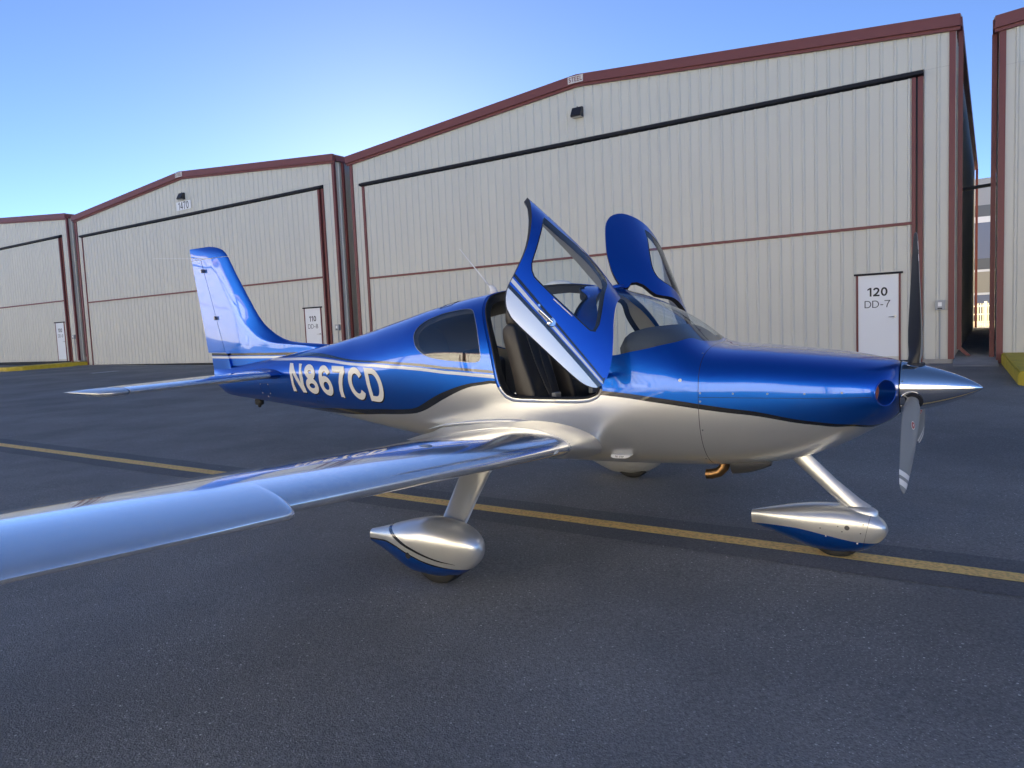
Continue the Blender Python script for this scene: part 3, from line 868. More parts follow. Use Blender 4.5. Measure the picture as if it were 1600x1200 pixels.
INLET = spline([D(*p) for p in [(.545, 1.168), (.530, 1.222), (.497, 1.246), (.462, 1.222), (.447, 1.168), (.460, 1.112), (.494, 1.086), (.531, 1.112)]], True, 0.012)
xs = [.4352, .442, .450, .465, .48, .50, .52, .54, .57, .60, .64, .68, .72, .77]
while xs[-1] < 7.62: xs.append(xs[-1] + .05)
xs.append(7.6798)
NT = 38
grid = [(x, BOTW + (TOPW - BOTW) * j / NT) for x in xs for j in range(NT + 1)]
hs = 0.0019
seam_v = [[(SEAM - hs, BOTW), (SEAM - hs, TOPW)], [(SEAM + hs, BOTW), (SEAM + hs, TOPW)]]
seam_v = [[(s[0][0], BOTW + (TOPW - BOTW) * k / 40) for k in range(41)] for s in seam_v]
seam_h = [[D(x * .04 + .56, 1.148 + dz) for x in range(0, 25)] + [D(SEAM, 1.148 + dz)] for dz in (-hs, hs)]
lines = [(OPEN, True), (RWIN, True), (offset_poly(RWIN, .005), True), (WSB, False), (UP, False), (LOW, False), (WT, False), (WB_, False), (KT, False), (KB, False), (INLET, True)] + [(s, False) for s in seam_v + seam_h]
wsp = WSB + [(WSB[-1][0], TOPW + 1), (WSB[0][0], TOPW + 1)]
rwo = offset_poly(RWIN, .005)
v2, tris = cdt(grid, lines)
P3 = []; N3 = []
for x, w in v2:
    x = min(7.6799, max(.4351, x)); th = max(-pi / 2, min(pi / 2, w / KW))
    P3.append(S(x, th)); N3.append(SN(x, th))
sets = {k: [] for k in ('fuselage', 'upper_cowling', 'lower_cowling', 'windshield', 'rear_window')}
mid_ = {k: [] for k in sets}
lin_f = []
bb = lambda poly: (min(p[0] for p in poly), max(p[0] for p in poly))
bo, br, bw = bb(OPEN), bb(rwo), bb(WSB)
h0, h1 = at_x(seam_h[0], 1), 0
for t in tris:
    cx = sum(v2[i][0] for i in t) / 3; cw = sum(v2[i][1] for i in t) / 3
    if bo[0] < cx < bo[1] and inside(OPEN, (cx, cw)): continue
    if cx < .56 and inside(INLET, (cx, cw)): continue
    key = 'fuselage'; mi = None
    if bw[0] < cx < bw[1] and inside(wsp, (cx, cw)): key = 'windshield'; mi = 0
    elif br[0] < cx < br[1] and inside(RWIN, (cx, cw)): key = 'rear_window'; mi = 0
    else:
        mi = skin_mat(cx, cw)
        if br[0] < cx < br[1] and inside(rwo, (cx, cw)): mi = 5
        if abs(cx - SEAM) < hs: mi = 4
        elif cx < SEAM:
            key = 'lower_cowling'
            a, b_ = at_x(seam_h[0], cx), at_x(seam_h[1], cx)
            if cx > .56 and a < cw < b_: mi = 4
            elif cw > (a if cx > .56 else D(cx, 1.148)[1]): key = 'upper_cowling'
    sets[key].append(t); mid_[key].append(mi)
    if key == 'fuselage' and 1.64 < cx < 4.6: lin_f.append(t)
SKIN = [M['blue'], M['silver'], M['black'], M['stripe'], M['gap'], M['dull']]
def submesh(tlist, off=0.0, both=True, neg=False):
    """collect a tri list (and its mirror) into compact arrays"""
    vs = []; ns = []; fs = []
    for side in ((1, -1) if both else (1,)):
        mp = {}
        for t in tlist:
            f = []
            for i in t:
                if i not in mp:
                    mp[i] = len(vs); p = Vector(P3[i]); n = N3[i]; p = p + n * off
                    if neg: n = -n
                    vs.append((p.x, p.y * side, p.z)); ns.append((n.x, n.y * side, n.z))
                f.append(mp[i])
            fs.append(tuple(f))
    return vs, fs, ns
parts = {}
for key in ('fuselage', 'upper_cowling', 'lower_cowling'):
    vs, fs, ns = submesh(sets[key])
    parts[key] = am(key, vs, fs, SKIN, mid_[key] * 2, ns)
fus = parts['fuselage']
vs, fs, ns = submesh(sets['windshield'])
am('windshield', vs, fs, M['windshield'], None, ns)
for side in (1, -1):
    vs, fs, ns = submesh(sets['rear_window'], -.003, False)
    vs = [(p[0], p[1] * side, p[2]) for p in vs]; ns = [(n[0], n[1] * side, n[2]) for n in ns]
    am('rear_window', vs, fs, M['smoked'], None, ns)
vs, fs, ns = submesh(lin_f, -.05, True, True)
am('cabin_lining', vs, fs, M['lining'], None, ns)
# nose closing disc
b = MB(); b.loft([[(.436, .168 * cos(t), 1.165 + .165 * sin(t)) for t in [2 * pi * k / 40 for k in range(40)]], [(.45, .168 * cos(t), 1.165 + .165 * sin(t)) for t in [2 * pi * k / 40 for k in range(40)]]])
amb(b, 'nose_bulkhead', M['gap'])
# cooling inlets with their ducts and mesh
for side in (1, -1):
    loop = [Vector(S(x, w / KW)) for x, w in INLET]
    c = sum(loop, Vector()) / len(loop)
    r1 = [p + (c - p) * .03 + Vector((.004, .006, 0)) for p in loop]
    back = [Vector((c.x + .075 + (p.x - c.x) * .55, c.y * .93 + (p.y - c.y) * .9, c.z + (p.z - c.z) * .92)) for p in loop]
    b = MB(); b.loft([[(p.x, p.y * side, p.z) for p in r] for r in (loop, r1, back)], 0, False)
    d = amb(b, 'cooling_inlet', M['blue'], smooth=True)
    lb = MB(); lp = [(p.x, p.y * side, p.z) for p in loop]; lb.tube(lp + lp[:2], .0042, 8, 0, False); amb(lb, 'inlet_lip', M['blue'], d, smooth=True)
    b = MB(); b.add([(p.x - .002, p.y * side, p.z) for p in back], [tuple(range(len(back)))])
    for k in range(-6, 7):
        zz = c.z + k * .0115; hw_ = .042 * sqrt(max(0.02, 1 - (k / 7.2) ** 2))
        cy = c.y * .93
        b.box(c.x + .055, c.x + .066, side * (cy - hw_) if side > 0 else -(cy + hw_), side * (cy + hw_) if side > 0 else -(cy - hw_), zz - .0035, zz + .0035)
    amb(b, 'inlet_mesh', M['grille'], d)

# --- door frames: stepped flange, rubber seal, inner wall
def ring_strip(loops, side):
    n = len(loops[0]); vs = [(p[0], p[1] * side, p[2]) for l in loops for p in l]
    fs = []
    for i in range(len(loops) - 1):
        for k in range(n): fs.append((i * n + k, i * n + (k + 1) % n, (i + 1) * n + (k + 1) % n, (i + 1) * n + k))
    return vs, fs
def on_s(poly, depth):
    out = []
    for x, w in poly:
        th = min(pi / 2, w / KW); p = Vector(S(x, th)) - SN(x, th) * depth; out.append(p)
    return out
IN1 = offset_poly(OPEN, -.004); IN2 = offset_poly(OPEN, -.026); IN3 = offset_poly(OPEN, -.034)
SEALW = [at_x(UP, x) for x, w in OPEN]
for side in (1, -1):
    loops = [on_s(OPEN, 0), on_s(IN1, .012), on_s(IN2, .013)]
    vs, fs = ring_strip(loops, side)
    n = len(OPEN)
    mi = [(1 if OPEN[k % n][1] < at_x(LOW, OPEN[k % n][0]) else 0) for k in range(2 * n)]
    fr = am('door_frame', vs, fs, [M['blue'], M['silver']], mi, None, smooth=True)
    b = MB(); lp = on_s(offset_poly(OPEN, -.031), .010); lp = [(p.x, p.y * side, p.z) for p in lp]
    b.tube(lp + lp[:2], .0085, 6, 0, False); amb(b, 'door_seal', M['rubber'], fr, smooth=True)
    vs, fs = ring_strip([on_s(IN2, .013), on_s(IN3, .05), on_s(offset_poly(OPEN, -.036), .075)], side)
    am('sill_wall', vs, fs, M['rubber'], None, None, fr, smooth=True)
    # latch plate in the sill
    p = Vector(S(2.69, TH(2.69, 1.105))); b = MB(); b.box(p.x - .075, p.x + .075, side * (p.y + .006), side * (p.y + .05), 1.098, 1.116)
    amb(b, 'striker_plate', M['steel'], fr)

# --- cabin doors (outline closed on the body, then swung up and forward)
PIV = Vector((2.25, -0.64825567, 1.2)); DT = Vector((-0.14493573, -0.24997327, 0.07497067))
DR = Matrix(((0.51300303, 0.75433411, -0.40964368), (-0.46797408, 0.64584325, 0.60323027), (0.71960277, -0.11775633, 0.68432836)))
DT_L = Vector((-0.19674564, -0.24522694, 0.11934743))          # the far door stands a little further open
DR_L = Matrix(((0.46751064, 0.82395357, -0.32020979), (-0.47804563, 0.54034912, 0.69245592), (0.74357661, -0.17065562, 0.64650636)))
DOUT = offset_poly(OPEN, -.004); DB = offset_poly(DWIN, .009)
gx = [2.18 + .035 * k for k in range(38)]
gg = [(x, -.12 + 1.06 * j / 34) for x in gx for j in range(35) if -.12 + 1.06 * j / 34 < TOPW]
gg = [p for p in gg if inside(DOUT, p)]
dl = [(DOUT, True), (DWIN, True), (DB, True)] + [([p for p in l if 2.2 < p[0] < 3.5], False) for l in (UP, LOW, WT, WB_, KT, KB)]
dv2, dt = cdt(gg, dl)
dP = []; dN = []
for x, w in dv2:
    th = min(pi / 2, w / KW); dP.append(Vector(S(x, th))); dN.append(SN(x, th))
dsk = []; dmi = []; dgl = []
for t in dt:
    c = (sum(dv2[i][0] for i in t) / 3, sum(dv2[i][1] for i in t) / 3)
    if not inside(DOUT, c): continue
    if inside(DWIN, c): dgl.append(t); continue
    dsk.append(t); dmi.append(2 if inside(DB, c) else skin_mat(*c))
def boundary(tl):
    cnt = {}
    for t in tl:
        for i in range(3):
            e = (t[i], t[(i + 1) % 3]); k = tuple(sorted(e)); cnt.setdefault(k, []).append(e)
    return [v[0] for v in cnt.values() if len(v) == 1]
def rotm(side): return DR if side > 0 else DR_L
def swing(p, side=1): return rotm(side) @ (p - PIV) + PIV + (DT if side > 0 else DT_L)
def door_sub(tl, off, side, neg=False):
    mp = {}; vs = []; ns = []; fs = []
    for t in tl:
        f = []
        for i in t:
            if i not in mp:
                mp[i] = len(vs); p = swing(dP[i] + dN[i] * off, side); n = rotm(side) @ dN[i]
                if neg: n = -n
                vs.append((p.x, p.y * side, p.z)); ns.append((n.x, n.y * side, n.z))
            f.append(mp[i])
        fs.append(tuple(f))
    return vs, fs, ns
def door_pt(x, z, off=0.0, side=1):
    th = TH(x, z); p = swing(Vector(S(x, th)) + SN(x, th) * off, side); return Vector((p.x, p.y * side, p.z))
bd = boundary(dsk)
for side in (1, -1):
    vs, fs, ns = door_sub(dsk, 0, side)
    door = am('cabin_door', vs, fs, SKIN[:4], dmi, ns)
    door['label'] = 'raised cabin door facing the camera' if side > 0 else 'raised cabin door on the far side'
    vs, fs, ns = door_sub(dsk, -.038, side, True)
    am('door_lining', vs, fs, M['lining'], None, ns, door)
    for nm_, sel in (('door_edge', False), ('window_edge', True)):
        vs = []; fs = []; vm = {}
        for a, b_ in bd:
            mx_ = ((dv2[a][0] + dv2[b_][0]) / 2, (dv2[a][1] + dv2[b_][1]) / 2)
            if inside(DB, mx_) != sel: continue
            q_ = []
            for i, off in ((a, -.0), (b_, -.0), (b_, -.038), (a, -.038)):
                if (i, off) not in vm:
                    p = swing(dP[i] + dN[i] * off, side); vm[(i, off)] = len(vs); vs.append((p.x, p.y * side, p.z))
                q_.append(vm[(i, off)])
            fs.append(tuple(q_))
        am(nm_, vs, fs, M['rubber'], None, None, door)
    vs, fs, ns = door_sub(dgl, -.002, side)
    am('door_window', vs, fs, M['door_glass'], None, ns, door)
    # handle: round boss and lever
    c = door_pt(2.77, 1.247, .006, side); nn = (door_pt(2.77, 1.247, .03, side) - c).normalized(); e = door_pt(2.885, 1.246, .018, side)
    b = MB(); b.tube([c - nn * .004, c + nn * .004, c + nn * .0085], [.031, .031, .026], 20)
    b.tube([c + nn * .006, c + nn * .016], .017, 16)
    l0 = c + nn * .014; b.tube([l0, l0 + (e - l0) * .3, e], [.013, .012, .011], 10)
    amb(b, 'door_handle', M['chrome'], door, angle=40)
    b = MB(); k = door_pt(2.905, 1.272, .003, side); b.tube([k - nn * .003, k + nn * .004], .009, 12); amb(b, 'door_lock', M['chrome'], door, angle=40)
    # bright strip under the window
    a0, a1 = door_pt(2.86, 1.376, .002, side), door_pt(2.69, 1.382, .002, side)
    b = MB(); b.tube([a0, a1], .004, 6); amb(b, 'door_placard', M['white'], door)
    # hinge arms
    for (px_, pz_, q) in ((2.26, 1.27, (2.222, 1.275)), (2.52, None, None)):
        if pz_: p0 = door_pt(px_, pz_, -.02, side); p1 = Vector(S(q[0], TH(q[0], q[1]))); p1 = Vector((p1.x - .0, (p1.y + .03) * side, p1.z))
        else:
            th = THY(2.575, .075); p0 = swing(Vector(S(2.56, th)) - SN(2.56, th) * .012, side); p0 = Vector((p0.x, p0.y * side, p0.z))
            th = THY(2.50, .075); p1 = Vector(S(2.50, th)); p1 = Vector((p1.x, p1.y * side, p1.z - .02))
        b = MB(); m_ = (p0 + p1) / 2 + Vector((0, -.02 * side, .01)); b.tube([p0, m_, p1], [.020, .018, .018], 8)
        amb(b, 'hinge_arm', M['blue'], door, smooth=True)

# --- registration on the flank
def registration():
    tv, tf, tb = text_geo('N867CD', 1.0, .19, 1.0, .14)
    x0, x1 = min(p[0] for p in tv), max(p[0] for p in tv); y0, y1 = min(p[1] for p in tv), max(p[1] for p in tv)
    def mp(p, dx=0, dz=0):
        u = (p[0] - x0) / (x1 - x0); v = (p[1] - y0) / (y1 - y0)
        zb, zt = 1.050 - .052 * u, 1.345 - .032 * u
        return D(6.00 - 1.515 * u + .065 * (v - .35) + dx, zb + (zt - zb) * v + dz)
    res = []
    for dx, dz, off, m, nm in ((-.010, -.012, .0012, M['black'], 'letter_shadow'), (0, 0, .0026, M['letter'], 'registration_mark')):
        pts = [mp(p, dx, dz) for p in tv]
        # refine boundary edges
        vs = [Vector(p) for p in pts]; es = []
        for a, b_ in tb:
            es.append((a, b_))
        g = [(4.4 + .03 * i, D(5.2, 1.18)[1] - .45 + .022 * j) for i in range(60) for j in range(42)]
        o = len(vs); vs += [Vector(q) for q in g]
        r = delaunay_2d_cdt(vs, es, [], 0, 1e-6)
        ov, ot = r[0], r[2]
        segs = [(pts[a], pts[b_]) for a, b_ in tb]
        def ins(p):
            c = False
            for (ax, ay), (bx, by) in segs:
                if (ay > p[1]) != (by > p[1]) and p[0] < (bx - ax) * (p[1] - ay) / (by - ay) + ax: c = not c
            return c
        V = []; N = []; F = []; mpp = {}
        for t in ot:
            c = (sum(ov[i][0] for i in t) / 3, sum(ov[i][1] for i in t) / 3)
            if not ins(c): continue
            f = []
            for i in t:
                if i not in mpp:
                    x, w = ov[i]; th = w / KW; n = SN(x, th); mpp[i] = len(V); V.append(Vector(S(x, th)) + n * off); N.append(n)
                f.append(mpp[i])
            F.append(tuple(f))
        res.append((nm, V, F, m, N))
    o = am(res[1][0], *res[1][1:4][:2], res[1][3], None, res[1][4], fus)
    am(res[0][0], res[0][1], res[0][2], res[0][3], None, res[0][4], fus)
registration()

# --- fasteners
def disc_on(x, z, r, name, m, parent, h=.002):
    th = TH(x, z); p = Vector(S(x, th)); n = SN(x, th)
    b = MB(); b.tube([p - n * .001, p + n * h], r, 10); b.tube([p + n * (h - .0005), p + n * (h + .0008)], r * .35, 6, 1)
    return amb(b, name, [m, M['gap']], parent, angle=40)
for x, z in [(1.543, 1.174), (1.336, 1.174), (1.128, 1.175), (.916, 1.175), (.714, 1.180), (1.571, 1.425)]:
    disc_on(x, z, .0062, 'fastener', M['dull'], parts['upper_cowling'] if x < SEAM else fus)
for x, z in [(1.544, 1.120), (1.540, .926), (1.575, .70)]: disc_on(x, z, .0062, 'fastener', M['dull'], parts['lower_cowling'])
disc_on(1.676, 1.259, .011, 'fuel_drain', M['white'], fus)
# --- interior
rings = []
for k in range(15):
    x = 1.70 + 2.7 * k / 14; zt, zb, hw, zm, nt, nb = sec(x); zf = max(.76, zb + .12)
    w_ = hw * (1 - ((zm - zf + .03) / (zm - zb)) ** nb) ** (1 / nb) - .06
    rings.append([(x, -w_, zf), (x, w_, zf), (x, w_, zf - .03), (x, -w_, zf - .03)])
b = MB(); b.loft(rings); amb(b, 'cabin_floor', M['carpet'])
def section_plate(x, inset, zlo, zhi, name, m, th=.02):
    ring = []
    for k in range(40):
        t = -pi / 2 + pi * k / 39; p = S(x, t); ring.append(p)
    pts = [(p[1] * (1 - inset / .6), p[2]) for p in ring]
    pts = [(y, min(zhi, max(zlo, z - inset if z > 1.2 else z + inset))) for y, z in pts]
    full = [(x, y, z) for y, z in pts] + [(x, -y, z) for y, z in reversed(pts)]
    full2 = [(x + th, p[1], p[2]) for p in full]
    b = MB(); b.loft([full, full2]); return amb(b, name, m)
section_plate(1.66, .06, .7, 1.40, 'firewall', M['carpet'])
section_plate(4.42, .06, .7, 1.70, 'baggage_wall', M['lining'])
# glareshield: rolled top following the windshield base
gp = [(1.66, 1.47), (1.70, 1.515), (1.76, 1.556), (1.84, 1.588), (1.93, 1.607), (2.02, 1.606), (2.08, 1.592), (2.12, 1.560), (2.135, 1.50), (2.125, 1.40)]
rings = []
for k in range(21):
    y = -.535 + 1.07 * k / 20; r = []
    for x, z in gp:
        zt, zb, hw, zm, nt, nb = sec(x)
        q = min(.97, abs(y) / (hw - .03)); lim = zm + (zt - zm) * (1 - q ** nt) ** (1 / nt) - .035
        zz = z - .035 * (abs(y) / .57) ** 4
        r.append((x, y, min(zz, lim)))
    r += [(2.10, y, 1.25), (1.66, y, 1.20)]
    rings.append(r)
b = MB(); b.loft(rings); amb(b, 'glareshield', M['dash'], smooth=False, angle=50)
b = MB(); b.box(1.94, 2.06, -.52, .52, .95, 1.40)
for y in (-.26, .26): b.box(2.058, 2.072, y - .16, y + .16, 1.13, 1.34, 1)
b.box(1.9, 2.35, -.09, .09, .78, 1.1)
amb(b, 'instrument_panel', [M['dash'], M['black']])
def front_seat(yc):
    root = empty('front_seat', plane, Matrix.Translation((-.09, 0, 0)))
    prof = [(3.10, .88), (3.125, 1.05), (3.155, 1.25), (3.20, 1.43), (3.235, 1.56), (3.228, 1.64), (3.185, 1.672), (3.13, 1.655), (3.10, 1.57), (3.055, 1.40), (2.985, 1.20), (2.945, 1.02), (2.95, .90)]
    prof = spline(prof, True, .03)
    hwid = .205; rings = []
    for t, sc_, dx in ((-1.0, .80, .012), (-.96, .93, .004), (-.86, 1.0, 0), (-.5, 1.0, .0), (0, 1.0, .012), (.5, 1.0, 0), (.86, 1.0, 0), (.96, .93, .004), (1.0, .80, .012)):
        cx = sum(p[0] for p in prof) / len(prof); cz = sum(p[1] for p in prof) / len(prof)
        rr = []
        for x, z in prof:
            lc = 3.03 + (z - .9) * .19
            front = max(0, min(1, (lc - x) / .06 + .5))
            dish = .035 * front * (1 if abs(t) < .6 else 0)
            rr.append((lc + (x - lc) * sc_ + dish, yc + t * hwid, cz + (z - cz) * (1 - (1 - sc_) * .15)))
        rings.append(rr)
    b = MB(); b.loft(rings)
    mi = []
    for f in b.f:
        c = [sum(b.v[i][k] for i in f) / len(f) for k in range(3)]
        mi.append(1 if (c[0] < 3.03 + (c[2] - .9) * .19 - .02 and abs(c[1] - yc) < hwid * .97) else 0)
    b.m = mi
    amb(b, 'backrest', [M['leather'], M['leather_dark']], root, smooth=True)
    b = MB(); b.add(*bevel_box(3.165, 3.265, yc - .12, yc + .12, 1.655, 1.79, .035, 3)); amb(b, 'headrest', M['leather'], root, smooth=True)
    b = MB(); b.add(*bevel_box(2.50, 3.02, yc - .225, yc + .225, .84, 1.00, .05, 3)); amb(b, 'cushion', M['leather_dark'], root, smooth=True)
    b = MB(); b.box(2.58, 3.0, yc - .19, yc + .19, .765, .845); amb(b, 'seat_base', M['carpet'], root)
    # shoulder belts and buckle
    for dy in (-.05, .05):
        b = MB(); pts = [(3.12, yc + dy * 1.5, 1.66), (3.075, yc + dy * 1.4, 1.58), (3.02, yc + dy * 1.1, 1.38), (2.945, yc + dy * .7, 1.18), (2.905, yc + dy * .4, 1.07)]
        vs = []
        for p in pts: vs += [(p[0], p[1] - .023, p[2]), (p[0], p[1] + .023, p[2]), (p[0] + .006, p[1] + .023, p[2]), (p[0] + .006, p[1] - .023, p[2])]
        fs = []
        for i in range(len(pts) - 1):
            for k in range(4): fs.append((4 * i + k, 4 * i + (k + 1) % 4, 4 * i + 4 + (k + 1) % 4, 4 * i + 4 + k))
        b.add(vs, fs); amb(b, 'shoulder_belt', M['belt'], root)
    b = MB(); b.add(*bevel_box(2.86, 2.90, yc - .05, yc + .04, 1.04, 1.12, .008)); amb(b, 'buckle', M['grey_box'], root)
    b = MB(); sd = -1 if yc < 0 else 1; b.tube([(3.09, yc + sd * .231, 1.06), (3.115, yc + sd * .236, 1.14)], [.009, .006], 8); amb(b, 'recline_lever', M['white'], root)
    return root
front_seat(-.315); front_seat(.315)
b = MB(); b.add(*bevel_box(3.72, 3.86, -.40, .40, .86, 1.36, .05, 3)); b.add(*bevel_box(3.30, 3.80, -.42, .42, .82, 1.0, .05, 3))
for y in (-.22,): b.add(*bevel_box(3.60, 3.70, y - .12, y + .10, 1.30, 1.46, .04, 3))
amb(b, 'rear_seat', M['leather_dark'], smooth=True)

# --- propeller
AX = 1.169
prop = empty('propeller', plane)
prof = [(.0, .003), (.012, .016), (.05, .041), (.10, .067), (.17, .096), (.25, .1225), (.33, .1435), (.40, .1575), (.430, .162), (.432, .155)]
prof = [prof[0]] + spline(prof[1:], False, .012)
b = MB(); rings = [[(x, r * cos(2 * pi * k / 64), AX + r * sin(2 * pi * k / 64)) for k in range(64)] for x, r in prof]
b.loft(rings); amb(b, 'spinner', M['chrome'], prop, angle=30)
for k in range(12):
    a = 2 * pi * (k + .4) / 12; b = MB(); n = Vector((0.15, cos(a), sin(a))).normalized(); p = Vector((.418, .1605 * cos(a), AX + .1605 * sin(a)))
    b.tube([p - n * .002, p + n * .0018], .0045, 8); amb(b, 'spinner_screw', M['duct'], prop)
BL = [(.13, .072, .070, 52), (.17, .078, .066, 50), (.21, .095, .056, 46), (.28, .120, .042, 40), (.36, .140, .032, 34.5), (.46, .150, .025, 29.5), (.58, .148, .020, 25.5), (.70, .137, .016, 22.5), (.80, .122, .013, 20.5), (.88, .103, .011, 19), (.925, .084, .009, 18.5), (.95, .060, .008, 18), (.962, .030, .006, 18)]
def blade(phi):
    e = Vector((0, -sin(phi), cos(phi))); t = Vector((0, -cos(phi), -sin(phi))); fw = Vector((-1, 0, 0)); cen = Vector((.362, 0, AX))
    f_ = []
    rings = []
    for r, ch, th, be in BL:
        be = radians(be); le = t * cos(be) + fw * sin(be); nn = fw * cos(be) - t * sin(be); ring = []
        for k in range(24):
            a = 2 * pi * k / 24
            x = cos(a); up_ = sin(a)
            roundness = max(0, min(1, (.24 - r) / .1))
            prof_ = (up_ * .5) if roundness > .5 else (up_ * .5 * (1 - .35 * (-x)) * (1.25 if up_ > 0 else .45))
            skw = .5 * max(0, min(1, (r - .60) / .16)) * max(0, min(1, (.99 - r) / .07))
            ring.append(cen + e * (r - skw * (x * ch / 2)) + le * (x * ch / 2 - ch * .02) + nn * (th * prof_))
        rings.append(ring)
    # sub-divide rings near the tip for the white bands
    fine = []
    for i in range(len(rings) - 1):
        k = 6 if BL[i][0] >= .70 else 2
        for j in range(k): fine.append([a.lerp(c, j / k) for a, c in zip(rings[i], rings[i + 1])])
    fine.append(rings[-1])
    b = MB(); b.loft(fine)
    mi = []
    for f in b.f:
        vs_ = [Vector(b.v[i]) for i in f]
        c = sum(vs_, Vector()) / len(vs_); r = (c - cen).dot(e); be = radians(28); nn = fw * cos(be) - t * sin(be)
        mi.append(0)
    nf = len(b.f)
    for i in range(len(fine) - 1):
        rr_ = sum(((p - cen).dot(e) for p in fine[i]), 0) / 24
        for kk in range(24):
            m_ = 0 if kk < 12 else 1
            if m_ == 0 and (.80 < rr_ < .845 or .875 < rr_ < .918): m_ = 2
            mi[i * 24 + kk] = m_
    b.m = mi
    ob = amb(b, 'blade', [M['prop_grey'], M['prop_black'], M['white']], prop, smooth=True)
    # oval maker's badge and root collar
    r, be = .40, radians(32.5); le = t * cos(be) + fw * sin(be); nn = fw * cos(be) - t * sin(be); c = cen + e * r + nn * .0205
    bb_ = MB()
    for (s_, m_, h) in ((1.0, 0, .0), (.82, 1, .0008), (.34, 0, .0016)):
        bb_.add([c + nn * h + e * (.036 * s_ * sin(a)) + le * (.017 * s_ * cos(a) * (1 if s_ > .5 else .55)) for a in [2 * pi * k / 20 for k in range(20)]], [tuple(range(20))], m_)
    amb(bb_, 'blade_badge', [M['white'], M['red']], prop)
    rr = MB(); pts = []
    for k in range(25):
        a = 2 * pi * k / 24
        q = Vector((.375 + .062 * cos(a), 0, 0)); tt = t * (.062 * sin(a))
        rad = .162 - max(0, (.43 - q.x)) * .24
        w_ = math.sqrt(max(0, rad * rad - (.062 * sin(a)) ** 2))
        if q.x > .431: continue
        pts.append(Vector((q.x, 0, AX)) + e * (w_ + .001) + tt)
    rr.tube(pts, .0055, 6); amb(rr, 'blade_collar', M['chrome'], prop, smooth=True)
    bo_ = MB(); bo_.tube([cen + e * .10, cen + e * .152], .058, 20); amb(bo_, 'blade_socket', M['gap'], prop)
for k in range(3): blade(2 * pi * k / 3)

# --- wings
def airfoil(u, t, m=.022, p=.38):
    yt = 5 * t * (.2969 * sqrt(u) - .126 * u - .3516 * u * u + .2843 * u ** 3 - .1036 * u ** 4)
    yc = m / p ** 2 * (2 * p * u - u * u) if u < p else m / (1 - p) ** 2 * ((1 - 2 * p) + 2 * p * u - u * u)
    return yc + yt, yc - yt
def LE(y): return 2.252 + .046 * y
def CH(y): return 1.516 - .114 * y
WSIDE = [-1]
def ZW(y): return .732 + (.0752 if WSIDE[0] < 0 else .0520) * y
INC = radians(2.2)
def wsec(y, u0, u1, cuff=0.0, n=22, flare=0.0, side=-1):
    x0, c = LE(y), CH(y); t = .15 - .004 * y; z0 = ZW(y)
    if flare:
        g = flare; xe = x0 + c; x0 = x0 + (2.305 - x0) * g; xe = xe + (4.24 - xe) * g; c = xe - x0; t = t * (1 + .10 * g); z0 = z0 + (.742 - z0) * g
    us = [u0 + (u1 - u0) * (.5 - .5 * cos(pi * k / (n - 1))) if u0 > 0 else u1 * (1 - cos(pi / 2 * k / (n - 1))) for k in range(n)]
    up_, lo = [], []
    for u in us:
        a, b_ = airfoil(u, t); dr = -.022 * max(0, 1 - u / .2) ** 2 if cuff else 0
        for arr, v in ((up_, a), (lo, b_)):
            xx, zz = u * c - cuff * max(0, 1 - u / .22) ** 1.5, v * c + dr
            arr.append((x0 + xx * cos(INC) + zz * sin(INC), side * y, z0 + .03 + zz * cos(INC) - xx * sin(INC)))
    return list(reversed(up_)) + (lo[1:] if u0 == 0 else lo)
def rounded_tip(y0, y1, u0, u1, cuff, side):
    out = []
    for k in range(7):
        t = k / 6; y = y0 + (y1 - y0) * t; sc_ = sqrt(max(.02, 1 - t ** 2.2))
        r = wsec(y, u0, u1, cuff, side=side); zc = ZW(y) + .04
        out.append([(p[0] + .12 * t * t, p[1], zc + (p[2] - zc) * sc_) for p in r])
    return out
